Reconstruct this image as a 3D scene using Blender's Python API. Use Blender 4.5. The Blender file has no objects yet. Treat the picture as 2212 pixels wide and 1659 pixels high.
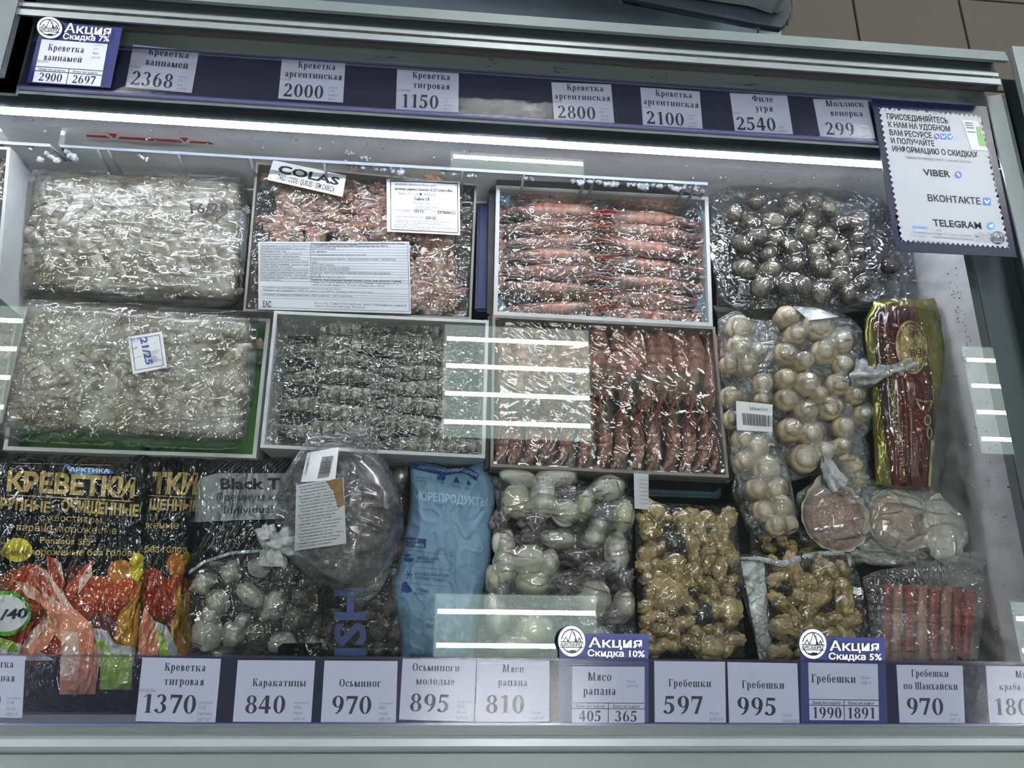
import bpy, bmesh, math, random
import numpy as np
from mathutils import Vector, Matrix, noise

# ---------------------------------------------------------------- camera
W, HH = 2212.0, 1659.0
CX, CY = W / 2, HH / 2
VX, VY = (21850.0 - CX, 1586.0 - CY), (1135.0 - CX, -4200.0 - CY)      # vanishing points of the freezer's length and depth
F = math.sqrt(-(VX[0] * VY[0] + VX[1] * VY[1]))
ax = Vector((VX[0], VX[1], F)).normalized()
ay = Vector((VY[0], VY[1], F)).normalized()
az = ax.cross(ay).normalized()
RIGHT = Vector((ax.x, ay.x, az.x)); DOWN = Vector((ax.y, ay.y, az.y)); FWD = Vector((ax.z, ay.z, az.z))
EYE = Vector((0, 0, 1.73))
sc = bpy.context.scene
C = sc.collection
cam_d = bpy.data.cameras.new('camera'); cam = bpy.data.objects.new('camera', cam_d); C.objects.link(cam)
cam.matrix_world = Matrix.Translation(EYE) @ Matrix((RIGHT, -DOWN, -FWD)).transposed().to_4x4()
cam_d.sensor_width = 36; cam_d.lens = F / W * 36; cam_d.clip_start = .05
sc.camera = cam

# ---------------------------------------------------------------- world, view, lamps of the shop
wd = bpy.data.worlds.new('world'); sc.world = wd; wd.use_nodes = True
wd.node_tree.nodes['Background'].inputs[0].default_value = (.58, .61, .64, 1)
wd.node_tree.nodes['Background'].inputs[1].default_value = .62
sc.view_settings.view_transform = 'Standard'; sc.view_settings.look = 'None'
sc.view_settings.exposure = 0.40; sc.view_settings.gamma = 1; sc.view_settings.use_curve_mapping = False
sc.cycles.transparent_max_bounces = 16
sc.cycles.max_bounces = 7
sc.cycles.caustics_reflective = False; sc.cycles.caustics_refractive = False
sc.cycles.sample_clamp_indirect = 4.0
sc.cycles.use_denoising = True
LAMP_STRIP, LAMP_PANEL, LED = 116.0, 2.0, 50.0

# ---------------------------------------------------------------- geometry helpers
def ray(px, py):
    return RIGHT * ((px - CX) / F) + DOWN * ((py - CY) / F) + FWD
def P(px, py, z):
    r = ray(px, py); t = (z - EYE.z) / r.z
    return EYE + r * t
def PP(px, py, pt, n):
    r = ray(px, py); t = (pt - EYE).dot(n) / r.dot(n)
    return EYE + r * t
def proj(v):
    d = v - EYE; q = d.dot(FWD)
    return CX + F * d.dot(RIGHT) / q, CY + F * d.dot(DOWN) / q
def root_off(o):
    v = Vector((0, 0, 0))
    while o is not None:
        v += o.location; o = o.parent
    return v
def tag(o, label=None, cat=None, group=None, kind=None):
    if label: o['label'] = label
    if cat: o['category'] = cat
    if group: o['group'] = group
    if kind: o['kind'] = kind
    return o
def thing(name, label, cat, loc, group=None):
    o = bpy.data.objects.new(name, None); C.objects.link(o); o.location = loc; o.empty_display_size = .02
    return tag(o, label, cat, group)
def mesh(name, verts, faces, mat, parent=None, smooth=False, cols=None, origin=None):
    off = root_off(parent) if parent is not None else (origin if origin is not None else Vector((0, 0, 0)))
    me = bpy.data.meshes.new(name)
    me.from_pydata([tuple(Vector(v) - off) for v in verts], [], faces)
    me.materials.append(mat)
    if smooth: me.shade_smooth()
    if cols is not None: setcol(me, cols)
    o = bpy.data.objects.new(name, me); C.objects.link(o)
    if parent is not None: o.parent = parent
    elif origin is not None: o.location = origin
    return o
def setcol(me, cols):
    a = me.color_attributes.new('Col', 'FLOAT_COLOR', 'POINT')
    a.data.foreach_set('color', [c for k in cols for c in (k[0], k[1], k[2], 1)])
def base_of(vs):
    n = len(vs); return Vector((sum(v[0] for v in vs) / n, sum(v[1] for v in vs) / n, min(v[2] for v in vs)))
def lerp(a, b, t): return a + (b - a) * t
def crom(pts, t):
    """Catmull-Rom through pts, t 0..1 by chord length"""
    d = [0]
    for a, b in zip(pts, pts[1:]): d.append(d[-1] + math.hypot(b[0] - a[0], b[1] - a[1]))
    s = t * d[-1]
    for i in range(len(pts) - 1):
        if s <= d[i + 1] or i == len(pts) - 2:
            break
    u = (s - d[i]) / max(d[i + 1] - d[i], 1e-6)
    p0 = pts[max(i - 1, 0)]; p1 = pts[i]; p2 = pts[i + 1]; p3 = pts[min(i + 2, len(pts) - 1)]
    if i == 0: p0 = (2 * p1[0] - p2[0], 2 * p1[1] - p2[1])
    if i == len(pts) - 2: p3 = (2 * p2[0] - p1[0], 2 * p2[1] - p1[1])
    r = []
    for k in (0, 1):
        a, b, c, e = p0[k], p1[k], p2[k], p3[k]
        r.append(.5 * (2 * b + (c - a) * u + (2 * a - 5 * b + 4 * c - e) * u * u + (3 * b - a - 3 * c + e) * u ** 3))
    return r
def N3(x, y, z): return noise.noise(Vector((x, y, z)))

class Plane:
    """a flat surface in the freezer, addressed by the point where it is seen"""
    def __init__(s, pt, d): s.pt = Vector(pt); s.n = Vector((1, 0, 0)).cross(Vector(d)).normalized()
    def map(s, px, py, off=0):
        return PP(px, py, s.pt, s.n) + s.n * off
class Level(Plane):
    def __init__(s, z): s.pt = Vector((0, 0, z)); s.n = Vector((0, 0, 1))

class Bag:
    """curved sheet: four border lines, a rise above level z, wrinkles"""
    def __init__(s, top, bottom, left, right, z, H, nu=60, nv=60, pw=(3, 3), wr=None, seed=0, zfun=None):
        s.z = z; s.nu = nu; s.nv = nv
        T = [crom(top, i / nu) for i in range(nu + 1)]; B = [crom(bottom, i / nu) for i in range(nu + 1)]
        L = [crom(left, j / nv) for j in range(nv + 1)]; R = [crom(right, j / nv) for j in range(nv + 1)]
        g = np.zeros((nv + 1, nu + 1, 2)); h = np.zeros((nv + 1, nu + 1))
        for j in range(nv + 1):
            v = j / nv
            for i in range(nu + 1):
                u = i / nu
                for k in (0, 1):
                    g[j, i, k] = ((1 - v) * T[i][k] + v * B[i][k] + (1 - u) * L[j][k] + u * R[j][k]
                        - ((1 - u) * (1 - v) * T[0][k] + u * (1 - v) * T[-1][k] + (1 - u) * v * B[0][k] + u * v * B[-1][k]))
                e = max(0, 1 - abs(2 * u - 1) ** pw[0]) * max(0, 1 - abs(2 * v - 1) ** pw[1])
                h[j, i] = H * e ** .6
                if wr: h[j, i] += wr(g[j, i, 0], g[j, i, 1], u, v, min(1, e * 3))
        s.g = g; s.h = h
        if zfun: zfun(s)
        s.raster()
    def raster(s):
        x0, y0 = s.g[..., 0].min() - 8, s.g[..., 1].min() - 8
        q = 4.0; nx = int((s.g[..., 0].max() - x0) / q) + 4; ny = int((s.g[..., 1].max() - y0) / q) + 4
        a = np.zeros((ny, nx)); w = np.zeros((ny, nx))
        g = s.g; h = s.h
        k = max(1, int(math.ceil(max(np.abs(np.diff(g[..., 0], axis=1)).max(), np.abs(np.diff(g[..., 1], axis=0)).max()) / q * 1.5)))
        f = np.linspace(0, 1, k + 1)[:-1] if k > 1 else [0]
        for a_ in f:
            for b_ in f:
                gg = (g[:-1, :-1] * (1 - a_) * (1 - b_) + g[:-1, 1:] * a_ * (1 - b_) + g[1:, :-1] * (1 - a_) * b_ + g[1:, 1:] * a_ * b_)
                hh = (h[:-1, :-1] * (1 - a_) * (1 - b_) + h[:-1, 1:] * a_ * (1 - b_) + h[1:, :-1] * (1 - a_) * b_ + h[1:, 1:] * a_ * b_)
                ix = ((gg[..., 0] - x0) / q).astype(int); iy = ((gg[..., 1] - y0) / q).astype(int)
                np.add.at(a, (iy, ix), hh); np.add.at(w, (iy, ix), 1)
        for _ in range(6):
            e = w == 0
            if not e.any(): break
            A = np.where(e, 0, a / np.maximum(w, 1)); M = (~e).astype(float)
            A2 = sum(np.roll(A, d, ax_) for d in (1, -1) for ax_ in (0, 1)); M2 = sum(np.roll(M, d, ax_) for d in (1, -1) for ax_ in (0, 1))
            fill = e & (M2 > 0); a[fill] = (A2 / np.maximum(M2, 1))[fill]; w[fill] = 1
        s.r = a / np.maximum(w, 1); s.x0, s.y0, s.q = x0, y0, q
    def hz(s, px, py):
        x = min(max((px - s.x0) / s.q - .5, 0), s.r.shape[1] - 2); y = min(max((py - s.y0) / s.q - .5, 0), s.r.shape[0] - 2)
        i, j = int(x), int(y); a, b = x - i, y - j; r = s.r
        return (r[j, i] * (1 - a) + r[j, i + 1] * a) * (1 - b) + (r[j + 1, i] * (1 - a) + r[j + 1, i + 1] * a) * b
    def map(s, px, py, off=0): return P(px, py, s.z + s.hz(px, py) + off)
    def sheet(s, name, mat, parent=None, off=0, closed=True, under=.35, origin=None):
        nu, nv = s.nu, s.nv; vs = []; fs = []
        for j in range(nv + 1):
            for i in range(nu + 1): vs.append(P(s.g[j, i, 0], s.g[j, i, 1], s.z + s.h[j, i] + off))
        for j in range(nv):
            for i in range(nu):
                a = j * (nu + 1) + i; fs.append((a, a + nu + 1, a + nu + 2, a + 1))
        if closed:
            st = 4; n0 = len(vs); iu = list(range(0, nu, st)) + [nu]; jv = list(range(0, nv, st)) + [nv]
            for j in jv:
                for i in iu:
                    e = i in (0, nu) or j in (0, nv)
                    vs.append(P(s.g[j, i, 0], s.g[j, i, 1], s.z + s.h[j, i] + off - .0006) if e else vs[j * (nu + 1) + i] - Vector((0, 0, (.0006 + abs(s.h[j, i]) * (1 + under)))))
            m = len(iu)
            for j in range(len(jv) - 1):
                for i in range(m - 1):
                    a = n0 + j * m + i; fs.append((a, a + 1, a + m + 1, a + m))
        return mesh(name, vs, fs, mat, parent, True, origin=origin)

def lay(surf, bm, mat, name, parent, off=.0008, step=9.0):
    """press a flat bmesh given in seen coordinates onto a surface"""
    if not isinstance(surf, Plane):
        for _ in range(5):
            es = [e for e in bm.edges if e.calc_length() > step]
            if not es: break
            bmesh.ops.subdivide_edges(bm, edges=es, cuts=1)
            bmesh.ops.triangulate(bm, faces=[f for f in bm.faces if len(f.verts) > 4])
    bm.verts.index_update()
    vs = [surf.map(v.co.x, v.co.y, off) for v in bm.verts]
    fs = [tuple(v.index for v in f.verts) for f in bm.faces]
    bm.free()
    if not fs: return None
    o = mesh(name, vs, fs, mat, parent)
    bm = bmesh.new(); bm.from_mesh(o.data)
    for f in bm.faces:
        f.normal_update()
        if f.normal.z < 0: f.normal_flip()
    bm.to_mesh(o.data); bm.free()
    return o
def poly_bm(polys):
    bm = bmesh.new()
    for p in polys:
        vs = [bm.verts.new((a, b, 0)) for a, b in p]
        f = bm.faces.new(vs)
    bmesh.ops.triangulate(bm, faces=[f for f in bm.faces if len(f.verts) > 4])
    return bm
def ell(cx, cy, rx, ry, n=28, a=0):
    return [(cx + rx * math.cos(t) * math.cos(a) - ry * math.sin(t) * math.sin(a), cy + rx * math.cos(t) * math.sin(a) + ry * math.sin(t) * math.cos(a)) for t in [2 * math.pi * i / n for i in range(n)]]
def ringp(cx, cy, rx, ry, w, n=28, a0=0, a1=360, sq=1.0):
    ps = []
    for i in range(n):
        t0 = math.radians(lerp(a0, a1, i / n)); t1 = math.radians(lerp(a0, a1, (i + 1) / n))
        ps.append([(cx + rx * math.cos(t0), cy + ry * math.sin(t0)), (cx + rx * math.cos(t1), cy + ry * math.sin(t1)),
                   (cx + (rx - w) * math.cos(t1), cy + (ry - w * sq) * math.sin(t1)), (cx + (rx - w) * math.cos(t0), cy + (ry - w * sq) * math.sin(t0))])
    return ps
def linep(a, b, w):
    d = (b[0] - a[0], b[1] - a[1]); l = math.hypot(*d) or 1; n = (-d[1] / l * w / 2, d[0] / l * w / 2)
    return [(a[0] + n[0], a[1] + n[1]), (b[0] + n[0], b[1] + n[1]), (b[0] - n[0], b[1] - n[1]), (a[0] - n[0], a[1] - n[1])]

# ---------------------------------------------------------------- lettering
_tc = {}
def sans(s, bold=0.0, mono=False):
    k = (s, bold)
    if k not in _tc:
        c = bpy.data.curves.new('t', 'FONT'); c.body = s; c.resolution_u = 2; c.offset = bold; c.size = 1
        o = bpy.data.objects.new('t', c); C.objects.link(o)
        dg = bpy.context.evaluated_depsgraph_get(); me = bpy.data.meshes.new_from_object(o.evaluated_get(dg))
        vs = [(v.co.x, v.co.y) for v in me.vertices]; fs = [tuple(p.vertices) for p in me.polygons]
        bpy.data.objects.remove(o); bpy.data.curves.remove(c); bpy.data.meshes.remove(me)
        x0 = min((v[0] for v in vs), default=0); x1 = max((v[0] for v in vs), default=1)
        _tc[k] = ([((a - x0) , b / .73) for a, b in vs], fs, x1 - x0)
    return _tc[k]
t_, h_ = .20, .06
def Rr(a, b, c, d): return [(a, b), (c, b), (c, d), (a, d)]
def ST(x, y0=0, y1=.7, top=1, bot=1):
    r = [Rr(x, y0, x + t_, y1)]
    if bot: r.append(Rr(x - .07, y0, x + t_ + .07, y0 + .05))
    if top: r.append(Rr(x - .07, y1 - .05, x + t_ + .07, y1))
    return r
def LL(x0, y0, x1, y1, w): return [[(x0, y0), (x0 + w, y0), (x1 + w, y1), (x1, y1)]]
def OO(cx, cy, rx, ry, tx, ty, a0=0, a1=360):
    n = max(6, int(abs(a1 - a0) / 18)); r = []
    for i in range(n):
        p, q = math.radians(lerp(a0, a1, i / n)), math.radians(lerp(a0, a1, (i + 1) / n))
        r.append([(cx + rx * math.cos(p), cy + ry * math.sin(p)), (cx + rx * math.cos(q), cy + ry * math.sin(q)),
                  (cx + (rx - tx) * math.cos(q), cy + (ry - ty) * math.sin(q)), (cx + (rx - tx) * math.cos(p), cy + (ry - ty) * math.sin(p))])
    return r
def K_(x, h): return ST(x, 0, h) + LL(x + t_, h * .45, x + t_ + .28, h - .1, .07) + OO(x + .5, h - .09, .09, .09, .09, .09) + LL(x + .26, h * .53, x + .46, 0, .22) + [Rr(x + .4, 0, x + .74, .05)]
def B_(x, h, lo=1): return OO(x + t_, h * .27, .27, h * .27, .18, .05, -90, 90)
GL = {
 'К': (K_(.08, 1), .84), 'к': (K_(.08, .7), .84),
 'р': (ST(.08, -.28, .7) + OO(.36, .35, .28, .37, .19, .06, -110, 150), .70),
 'е': (OO(.32, .35, .29, .37, .19, .06, 0, 330) + [Rr(.16, .33, .61, .39)], .66),
 'в': (ST(.08) + OO(.28, .53, .24, .17, .17, .05, -90, 90) + OO(.28, .18, .29, .19, .19, .05, -90, 90), .64),
 'т': (ST(.25, 0, .7, 0) + [Rr(.02, .64, .68, .7), Rr(.02, .48, .07, .7), Rr(.63, .48, .68, .7)], .72),
 'а': (OO(.28, .47, .24, .24, .16, .06, 0, 165) + [Rr(.32, .06, .52, .48), Rr(.5, 0, .62, .07), Rr(.3, .34, .34, .41)] + OO(.26, .2, .23, .21, .18, .06, 60, 330), .66),
 'р_': None,
 'г': (ST(.08) + [Rr(.2, .64, .58, .7), Rr(.53, .48, .58, .7)], .60),
 'н': (ST(.08) + ST(.5) + [Rr(.2, .32, .6, .38)], .82),
 'и': (ST(.08) + ST(.5) + LL(.26, .1, .48, .52, .07), .82),
 'й': (ST(.08) + ST(.5) + LL(.26, .1, .48, .52, .07) + OO(.4, .9, .17, .13, .05, .06, 180, 360), .82),
 'с': (OO(.32, .35, .29, .37, .19, .06, 40, 325) + OO(.5, .55, .09, .09, .09, .09), .62),
 'я': (ST(.4) + OO(.42, .52, .3, .19, .19, .05, 90, 270) + LL(.04, 0, .24, .36, .2), .70),
 'о': (OO(.35, .35, .32, .37, .19, .06), .70),
 'Ф': (ST(.38, 0, 1) + OO(.3, .5, .27, .3, .19, .06, 40, 320) + OO(.66, .5, .27, .3, .19, .06, -140, 140), 1.0),
 'л': ([Rr(.46, 0, .66, .7), Rr(.4, 0, .73, .05), Rr(.16, .64, .66, .7)] + LL(.08, .05, .22, .7, .07) + OO(.07, .09, .09, .09, .09, .09), .78),
 'у': (LL(.28, -.02, .04, .7, .21) + LL(.22, -.24, .56, .7, .07) + OO(.17, -.19, .1, .1, .1, .1) + [Rr(0, .65, .33, .7), Rr(.45, .65, .7, .7)], .70),
 'М': (ST(.06, 0, 1, 0) + ST(.78, 0, 1, 0) + LL(.46, 0, .1, 1, .2) + LL(.5, 0, .8, 1, .08), 1.1),
 'м': (ST(.06, 0, .7, 0) + ST(.66, 0, .7, 0) + LL(.38, 0, .08, .7, .2) + LL(.44, 0, .68, .7, .08), .96),
 'ю': (ST(.08) + OO(.7, .35, .28, .37, .18, .06) + [Rr(.2, .32, .46, .38)], 1.02),
 'ц': (ST(.08) + ST(.5) + [Rr(.08, 0, .74, .06), Rr(.7, -.18, .76, .06)], .82),
 'ы': (ST(.08) + OO(.28, .2, .26, .21, .18, .05, -90, 90) + ST(.68), .98),
 'ь': (ST(.08) + OO(.28, .2, .28, .21, .19, .05, -90, 90), .62),
 'О': (OO(.46, .5, .43, .52, .22, .06), .92),
 'д': ([Rr(.5, 0, .7, .7), Rr(.0, 0, .8, .06), Rr(0, -.18, .06, .06), Rr(.74, -.18, .8, .06), Rr(.22, .64, .7, .7)] + LL(.1, .05, .24, .7, .08), .84),
 'п': (ST(.08) + ST(.5) + [Rr(.1, .63, .68, .7)], .82),
 'Г': (ST(.1, 0, 1) + [Rr(.2, .94, .7, 1), Rr(.65, .7, .7, 1)], .72),
 'б': (OO(.36, .34, .3, .36, .19, .06) + OO(.42, .6, .36, .36, .1, .12, 95, 180) + LL(.38, .86, .56, 1.02, .12), .72),
 'ш': (ST(.08) + ST(.44) + ST(.8) + [Rr(.08, 0, 1, .06)], 1.12),
 'Ш': (ST(.08, 0, 1) + ST(.48, 0, 1) + ST(.88, 0, 1) + [Rr(.08, 0, 1.08, .06)], 1.2),
 'х': (LL(.34, 0, .04, .7, .22) + LL(.04, 0, .44, .7, .08) + [Rr(0, .65, .3, .7), Rr(.4, .65, .66, .7), Rr(0, 0, .24, .05), Rr(.3, 0, .68, .05)], .70),
 'Ц': (ST(.08, 0, 1) + ST(.62, 0, 1) + [Rr(.08, 0, .9, .06), Rr(.86, -.2, .92, .06)], 1.0),
 'з': (OO(.26, .52, .22, .2, .16, .05, -90, 150) + OO(.26, .19, .27, .21, .18, .05, -150, 90), .58),
 'ч': (ST(.42) + OO(.36, .55, .28, .22, .19, .06, 180, 290), .74),
 '0': (OO(.36, .5, .33, .51, .2, .05), .72),
 '1': (ST(.26, 0, 1, 0) + LL(.06, .84, .28, .99, .09), .64),
 '2': (OO(.33, .7, .3, .31, .2, .06, -25, 165) + LL(.04, .08, .46, .62, .14) + [Rr(.04, 0, .62, .16), Rr(.59, .0, .66, .26)], .72),
 '3': (OO(.3, .76, .28, .25, .19, .06, -90, 155) + OO(.28, .27, .34, .28, .21, .06, -155, 90) + OO(.1, .14, .09, .09, .09, .09), .70),
 '4': ([Rr(.36, 0, .56, 1), Rr(.02, .24, .68, .38)] + LL(.02, .36, .36, 1, .08), .72),
 '5': ([Rr(.14, .84, .6, 1)] + LL(.08, .5, .14, 1, .08) + OO(.26, .32, .36, .33, .21, .08, -140, 110) + OO(.1, .12, .09, .09, .09, .09), .70),
 '6': (OO(.36, .32, .32, .33, .2, .05) + OO(.52, .36, .48, .66, .2, .05, 95, 185), .72),
 '7': ([Rr(.06, .84, .66, 1), Rr(.04, .72, .1, 1)] + LL(.2, 0, .48, .86, .17), .68),
 '8': (OO(.35, .76, .27, .25, .17, .05) + OO(.35, .27, .32, .28, .19, .05), .70),
 '9': (OO(.36, .68, .32, .33, .2, .05) + OO(.2, .64, .48, .66, .2, .05, -85, 5), .72),
 '-': ([Rr(.04, .28, .34, .36)], .40), ' ': ([], .38), '.': (OO(.12, .08, .09, .09, .09, .09), .3),
}
def serif(s):
    x = 0; vs = []; fs = []
    for ch in s:
        g = GL.get(ch) or GL['о']
        for p in g[0]:
            n = len(vs); vs += [(x + a, b) for a, b in p]; fs.append(tuple(range(n, n + len(p))))
        x += g[1] + .06
    return vs, fs, x - .06
def text(surf, items, mat, name, parent, off=.0008, step=9.0):
    """items: (string, A, B, up, font[, bold]) - A, B ends of the baseline, up = height of the capitals"""
    bm = bmesh.new()
    for it in items:
        s, A, B, up = it[:4]; font = it[4] if len(it) > 4 else 'sans'; bold = it[5] if len(it) > 5 else 0.0
        vs, fs, w = serif(s) if font == 'serif' else sans(s, bold)
        if not isinstance(up, (tuple, list)):
            d = (B[0] - A[0], B[1] - A[1]); l = math.hypot(*d); up = (d[1] / l * up, -d[0] / l * up)
        vv = [bm.verts.new((A[0] + (B[0] - A[0]) * x / w + up[0] * y, A[1] + (B[1] - A[1]) * x / w + up[1] * y, 0)) for x, y in vs]
        for f in fs:
            try: bm.faces.new([vv[i] for i in f])
            except ValueError: pass
    return lay(surf, bm, mat, name, parent, off, step)

# ---------------------------------------------------------------- materials
class NT:
    def __init__(s, name):
        s.m = bpy.data.materials.new(name); s.m.use_nodes = True; s.t = s.m.node_tree; s.t.nodes.clear()
        s.out = s.t.nodes.new('ShaderNodeOutputMaterial')
    def n(s, ty, **kw):
        nd = s.t.nodes.new(ty)
        for k, v in kw.items():
            if k.startswith('_'): setattr(nd, k[1:], v)
            else:
                i = nd.inputs[int(k[1:])] if k[0] == 'i' and k[1:].isdigit() else nd.inputs[k.replace('__', ' ')]
                if isinstance(v, bpy.types.NodeSocket): s.t.links.new(v, i)
                else: i.default_value = v
        return nd
    def end(s, sock): s.t.links.new(sock, s.out.inputs[0]); return s.m
    def ramp(s, fac, stops):
        r = s.n('ShaderNodeValToRGB', Fac=fac)
        while len(r.color_ramp.elements) < len(stops): r.color_ramp.elements.new(.5)
        for e, (p, c) in zip(r.color_ramp.elements, stops):
            e.position = p; e.color = c if len(c) == 4 else (*c, 1)
        return r.outputs[0]
    def math(s, op, a, b=0.0, clamp=False):
        return s.n('ShaderNodeMath', _operation=op, _use_clamp=clamp, i0=a, i1=b).outputs[0]
def col(h):
    """'#rrggbb' sRGB to linear"""
    r = []
    for i in (1, 3, 5):
        c = int(h[i:i + 2], 16) / 255; r.append(c / 12.92 if c < .04045 else ((c + .055) / 1.055) ** 2.4)
    return (*r, 1)
def pbr(name, c, rough=.5, metal=0, c2=None, ns=30, bump=0, bs=200, spec=.5, coat=0, attr=False, frost=0, trans=0, stretch=None, sss=0):
    k = NT(name)
    tc = k.n('ShaderNodeTexCoord').outputs['Object']
    if stretch: tc = k.n('ShaderNodeMapping', Vector=tc, Scale=stretch).outputs[0]
    c = col(c) if isinstance(c, str) else c
    base = None
    if attr:
        base = k.n('ShaderNodeAttribute', _attribute_name='Col').outputs['Color']
    if c2:
        c2 = col(c2) if isinstance(c2, str) else c2
        nz = k.n('ShaderNodeTexNoise', Vector=tc, Scale=ns, Detail=5.0, Roughness=.6).outputs[0]
        f = k.ramp(nz, [(.38, (0, 0, 0)), (.62, (1, 1, 1))])
        mx = k.n('ShaderNodeMix', _data_type='RGBA', i0=f); mx.inputs[6].default_value = c; mx.inputs[7].default_value = c2
        if base is not None:
            m2 = k.n('ShaderNodeMix', _data_type='RGBA', _blend_type='MULTIPLY', i0=1.0)
            k.t.links.new(base, m2.inputs[6]); k.t.links.new(mx.outputs[2], m2.inputs[7]); base = m2.outputs[2]
        else: base = mx.outputs[2]
    if frost:
        nz = k.n('ShaderNodeTexNoise', Vector=tc, Scale=ns * 3, Detail=6.0, Roughness=.75).outputs[0]
        f = k.math('MULTIPLY', k.ramp(nz, [(.5, (0, 0, 0)), (.68, (1, 1, 1))]), frost)
        m2 = k.n('ShaderNodeMix', _data_type='RGBA', i0=f); m2.inputs[7].default_value = (.55, .55, .55, 1)
        if base is not None: k.t.links.new(base, m2.inputs[6])
        else: m2.inputs[6].default_value = c
        base = m2.outputs[2]
    b = k.n('ShaderNodeBsdfPrincipled', Roughness=rough, Metallic=metal)
    if base is not None: k.t.links.new(base, b.inputs['Base Color'])
    else: b.inputs['Base Color'].default_value = c
    b.inputs['Specular IOR Level'].default_value = spec
    b.inputs['Coat Weight'].default_value = coat
    if coat: b.inputs['Coat Roughness'].default_value = .08
    if bump:
        nz = k.n('ShaderNodeTexNoise', Vector=tc, Scale=bs, Detail=3.0).outputs[0]
        bp = k.n('ShaderNodeBump', Strength=bump, Distance=.002, Height=nz).outputs[0]; k.t.links.new(bp, b.inputs['Normal'])
    return k.end(b.outputs[0])
def film(name, gloss=2.2, haze=.1, rough=.07, bump=.5, bs=60, tint=(.9, .93, .95, 1), stretch=(1, 1, 1), rot=0.0, dist=.004, ridge=True, sharp=13.0, soft=1.2, hs=18, hpow=(.45, .75)):
    """clear wrapping: transparent with a sharp sheen on its creases and a little milkiness"""
    k = NT(name)
    tc = k.n('ShaderNodeTexCoord').outputs['Object']
    mp = k.n('ShaderNodeMapping', Vector=tc, Scale=stretch, Rotation=(0, 0, rot)).outputs[0]
    nz = k.n('ShaderNodeTexNoise', Vector=mp, Scale=bs, Detail=1.6, Roughness=.5, Distortion=.5).outputs[0]
    hgt = nz
    if ridge:
        c1 = k.math('MAXIMUM', k.math('SUBTRACT', 1.0, k.math('MULTIPLY', k.math('ABSOLUTE', k.math('SUBTRACT', nz, .5)), sharp)), 0.0)
        n2 = k.n('ShaderNodeTexNoise', Vector=k.n('ShaderNodeMapping', Vector=tc, Scale=(stretch[1], stretch[0] * 1.5, 1), Rotation=(0, 0, rot + .5)).outputs[0], Scale=bs * .8, Detail=2.0, Distortion=.4).outputs[0]
        c2 = k.math('MAXIMUM', k.math('SUBTRACT', 1.0, k.math('MULTIPLY', k.math('ABSOLUTE', k.math('SUBTRACT', n2, .5)), sharp * 1.4)), 0.0)
        hgt = k.math('ADD', k.math('ADD', c1, k.math('MULTIPLY', c2, .4)), k.math('MULTIPLY', nz, soft))
    bp = k.n('ShaderNodeBump', Strength=bump, Distance=dist, Height=hgt).outputs[0]
    fr = k.n('ShaderNodeFresnel', IOR=1.45, Normal=bp).outputs[0]
    fac = k.math('MINIMUM', k.math('MULTIPLY', fr, gloss), .55)
    gl = k.n('ShaderNodeBsdfGlossy', Roughness=rough, Normal=bp, Color=(1, 1, 1, 1)).outputs[0]
    tr = k.n('ShaderNodeBsdfTransparent', Color=(.97, .98, .98, 1)).outputs[0]
    df = k.n('ShaderNodeBsdfDiffuse', Color=tint, Normal=bp).outputs[0]
    h2 = k.n('ShaderNodeTexNoise', Vector=mp, Scale=hs, Detail=4.0, Roughness=.6).outputs[0]
    hz = k.math('ADD', k.math('MULTIPLY', k.ramp(h2, [(hpow[0], (0, 0, 0)), (hpow[1], (1, 1, 1))]), haze), haze * .12, True)
    a = k.n('ShaderNodeMixShader', Fac=hz, i1=tr, i2=df).outputs[0]
    b = k.n('ShaderNodeMixShader', Fac=fac, i1=a, i2=gl).outputs[0]
    return k.end(b)
def emis(name, c, s, dots=0, axis=0, lo=.35):
    k = NT(name); e = k.n('ShaderNodeEmission', Color=c, Strength=s)
    if dots:
        tc = k.n('ShaderNodeTexCoord').outputs['Object']; sx = k.n('ShaderNodeSeparateXYZ', Vector=tc).outputs[axis]
        w = k.math('SINE', k.math('MULTIPLY', sx, dots * 2 * math.pi))
        w = k.math('ADD', k.math('MULTIPLY', k.math('ADD', k.math('MULTIPLY', w, .5), .5), s * (1 - lo)), s * lo)
        k.t.links.new(w, e.inputs['Strength'])
    return k.end(e.outputs[0])

M = {}
M['rail'] = pbr('grey_painted_metal', '#6e787c', .32, 0, '#687275', 6, bump=.03, bs=300)
M['rail_light'] = pbr('light_metal', '#8c959b', .25, .15, '#838c92', 5)
M['rail_dark'] = pbr('dark_groove', '#3f484a', .4)
M['dirt'] = pbr('dusty_groove', '#6f6a5e', .8, c2='#8d8a80', ns=60)
M['body'] = pbr('grey_body', '#687373', .35, c2='#626c6d', ns=4)
M['collar'] = pbr('collar_plastic', '#3b4240', .3)
M['collar_r'] = pbr('right_collar', '#5d666b', .3)
M['liner'] = pbr('frosted_liner', '#e6e8e9', .5, c2='#d8dbdd', ns=9, bump=.35, bs=90, frost=.25)
M['liner_shaded'] = pbr('liner_shaded', '#59616a', .6)  # white liner darkened in its colour, standing for the shade low down
M['frost'] = pbr('frost', '#c4ccd2', .55, c2='#98a2aa', ns=120, bump=.8, bs=400)
M['wire'] = pbr('white_wire', '#aab4c0', .35)
M['red'] = pbr('red_mark', '#a32a30', .5)
M['paper'] = pbr('paper', '#c5cadb', .7)
M['ink'] = pbr('black_ink', '#15151b', .6)
M['grey_ink'] = pbr('grey_ink', '#7c7c88', .7)
M['navy'] = pbr('navy_card', '#1c2a66', .4)
M['navy_dark'] = pbr('navy_print', '#0c1230', .25)
M['poster_white'] = pbr('poster_white', '#9aa0ab', .3)
M['white'] = pbr('white_print', '#e6e8ec', .5)
M['whitecard'] = pbr('white_carton', '#c3c8c9', .6, c2='#b6bcbe', ns=20)
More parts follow.
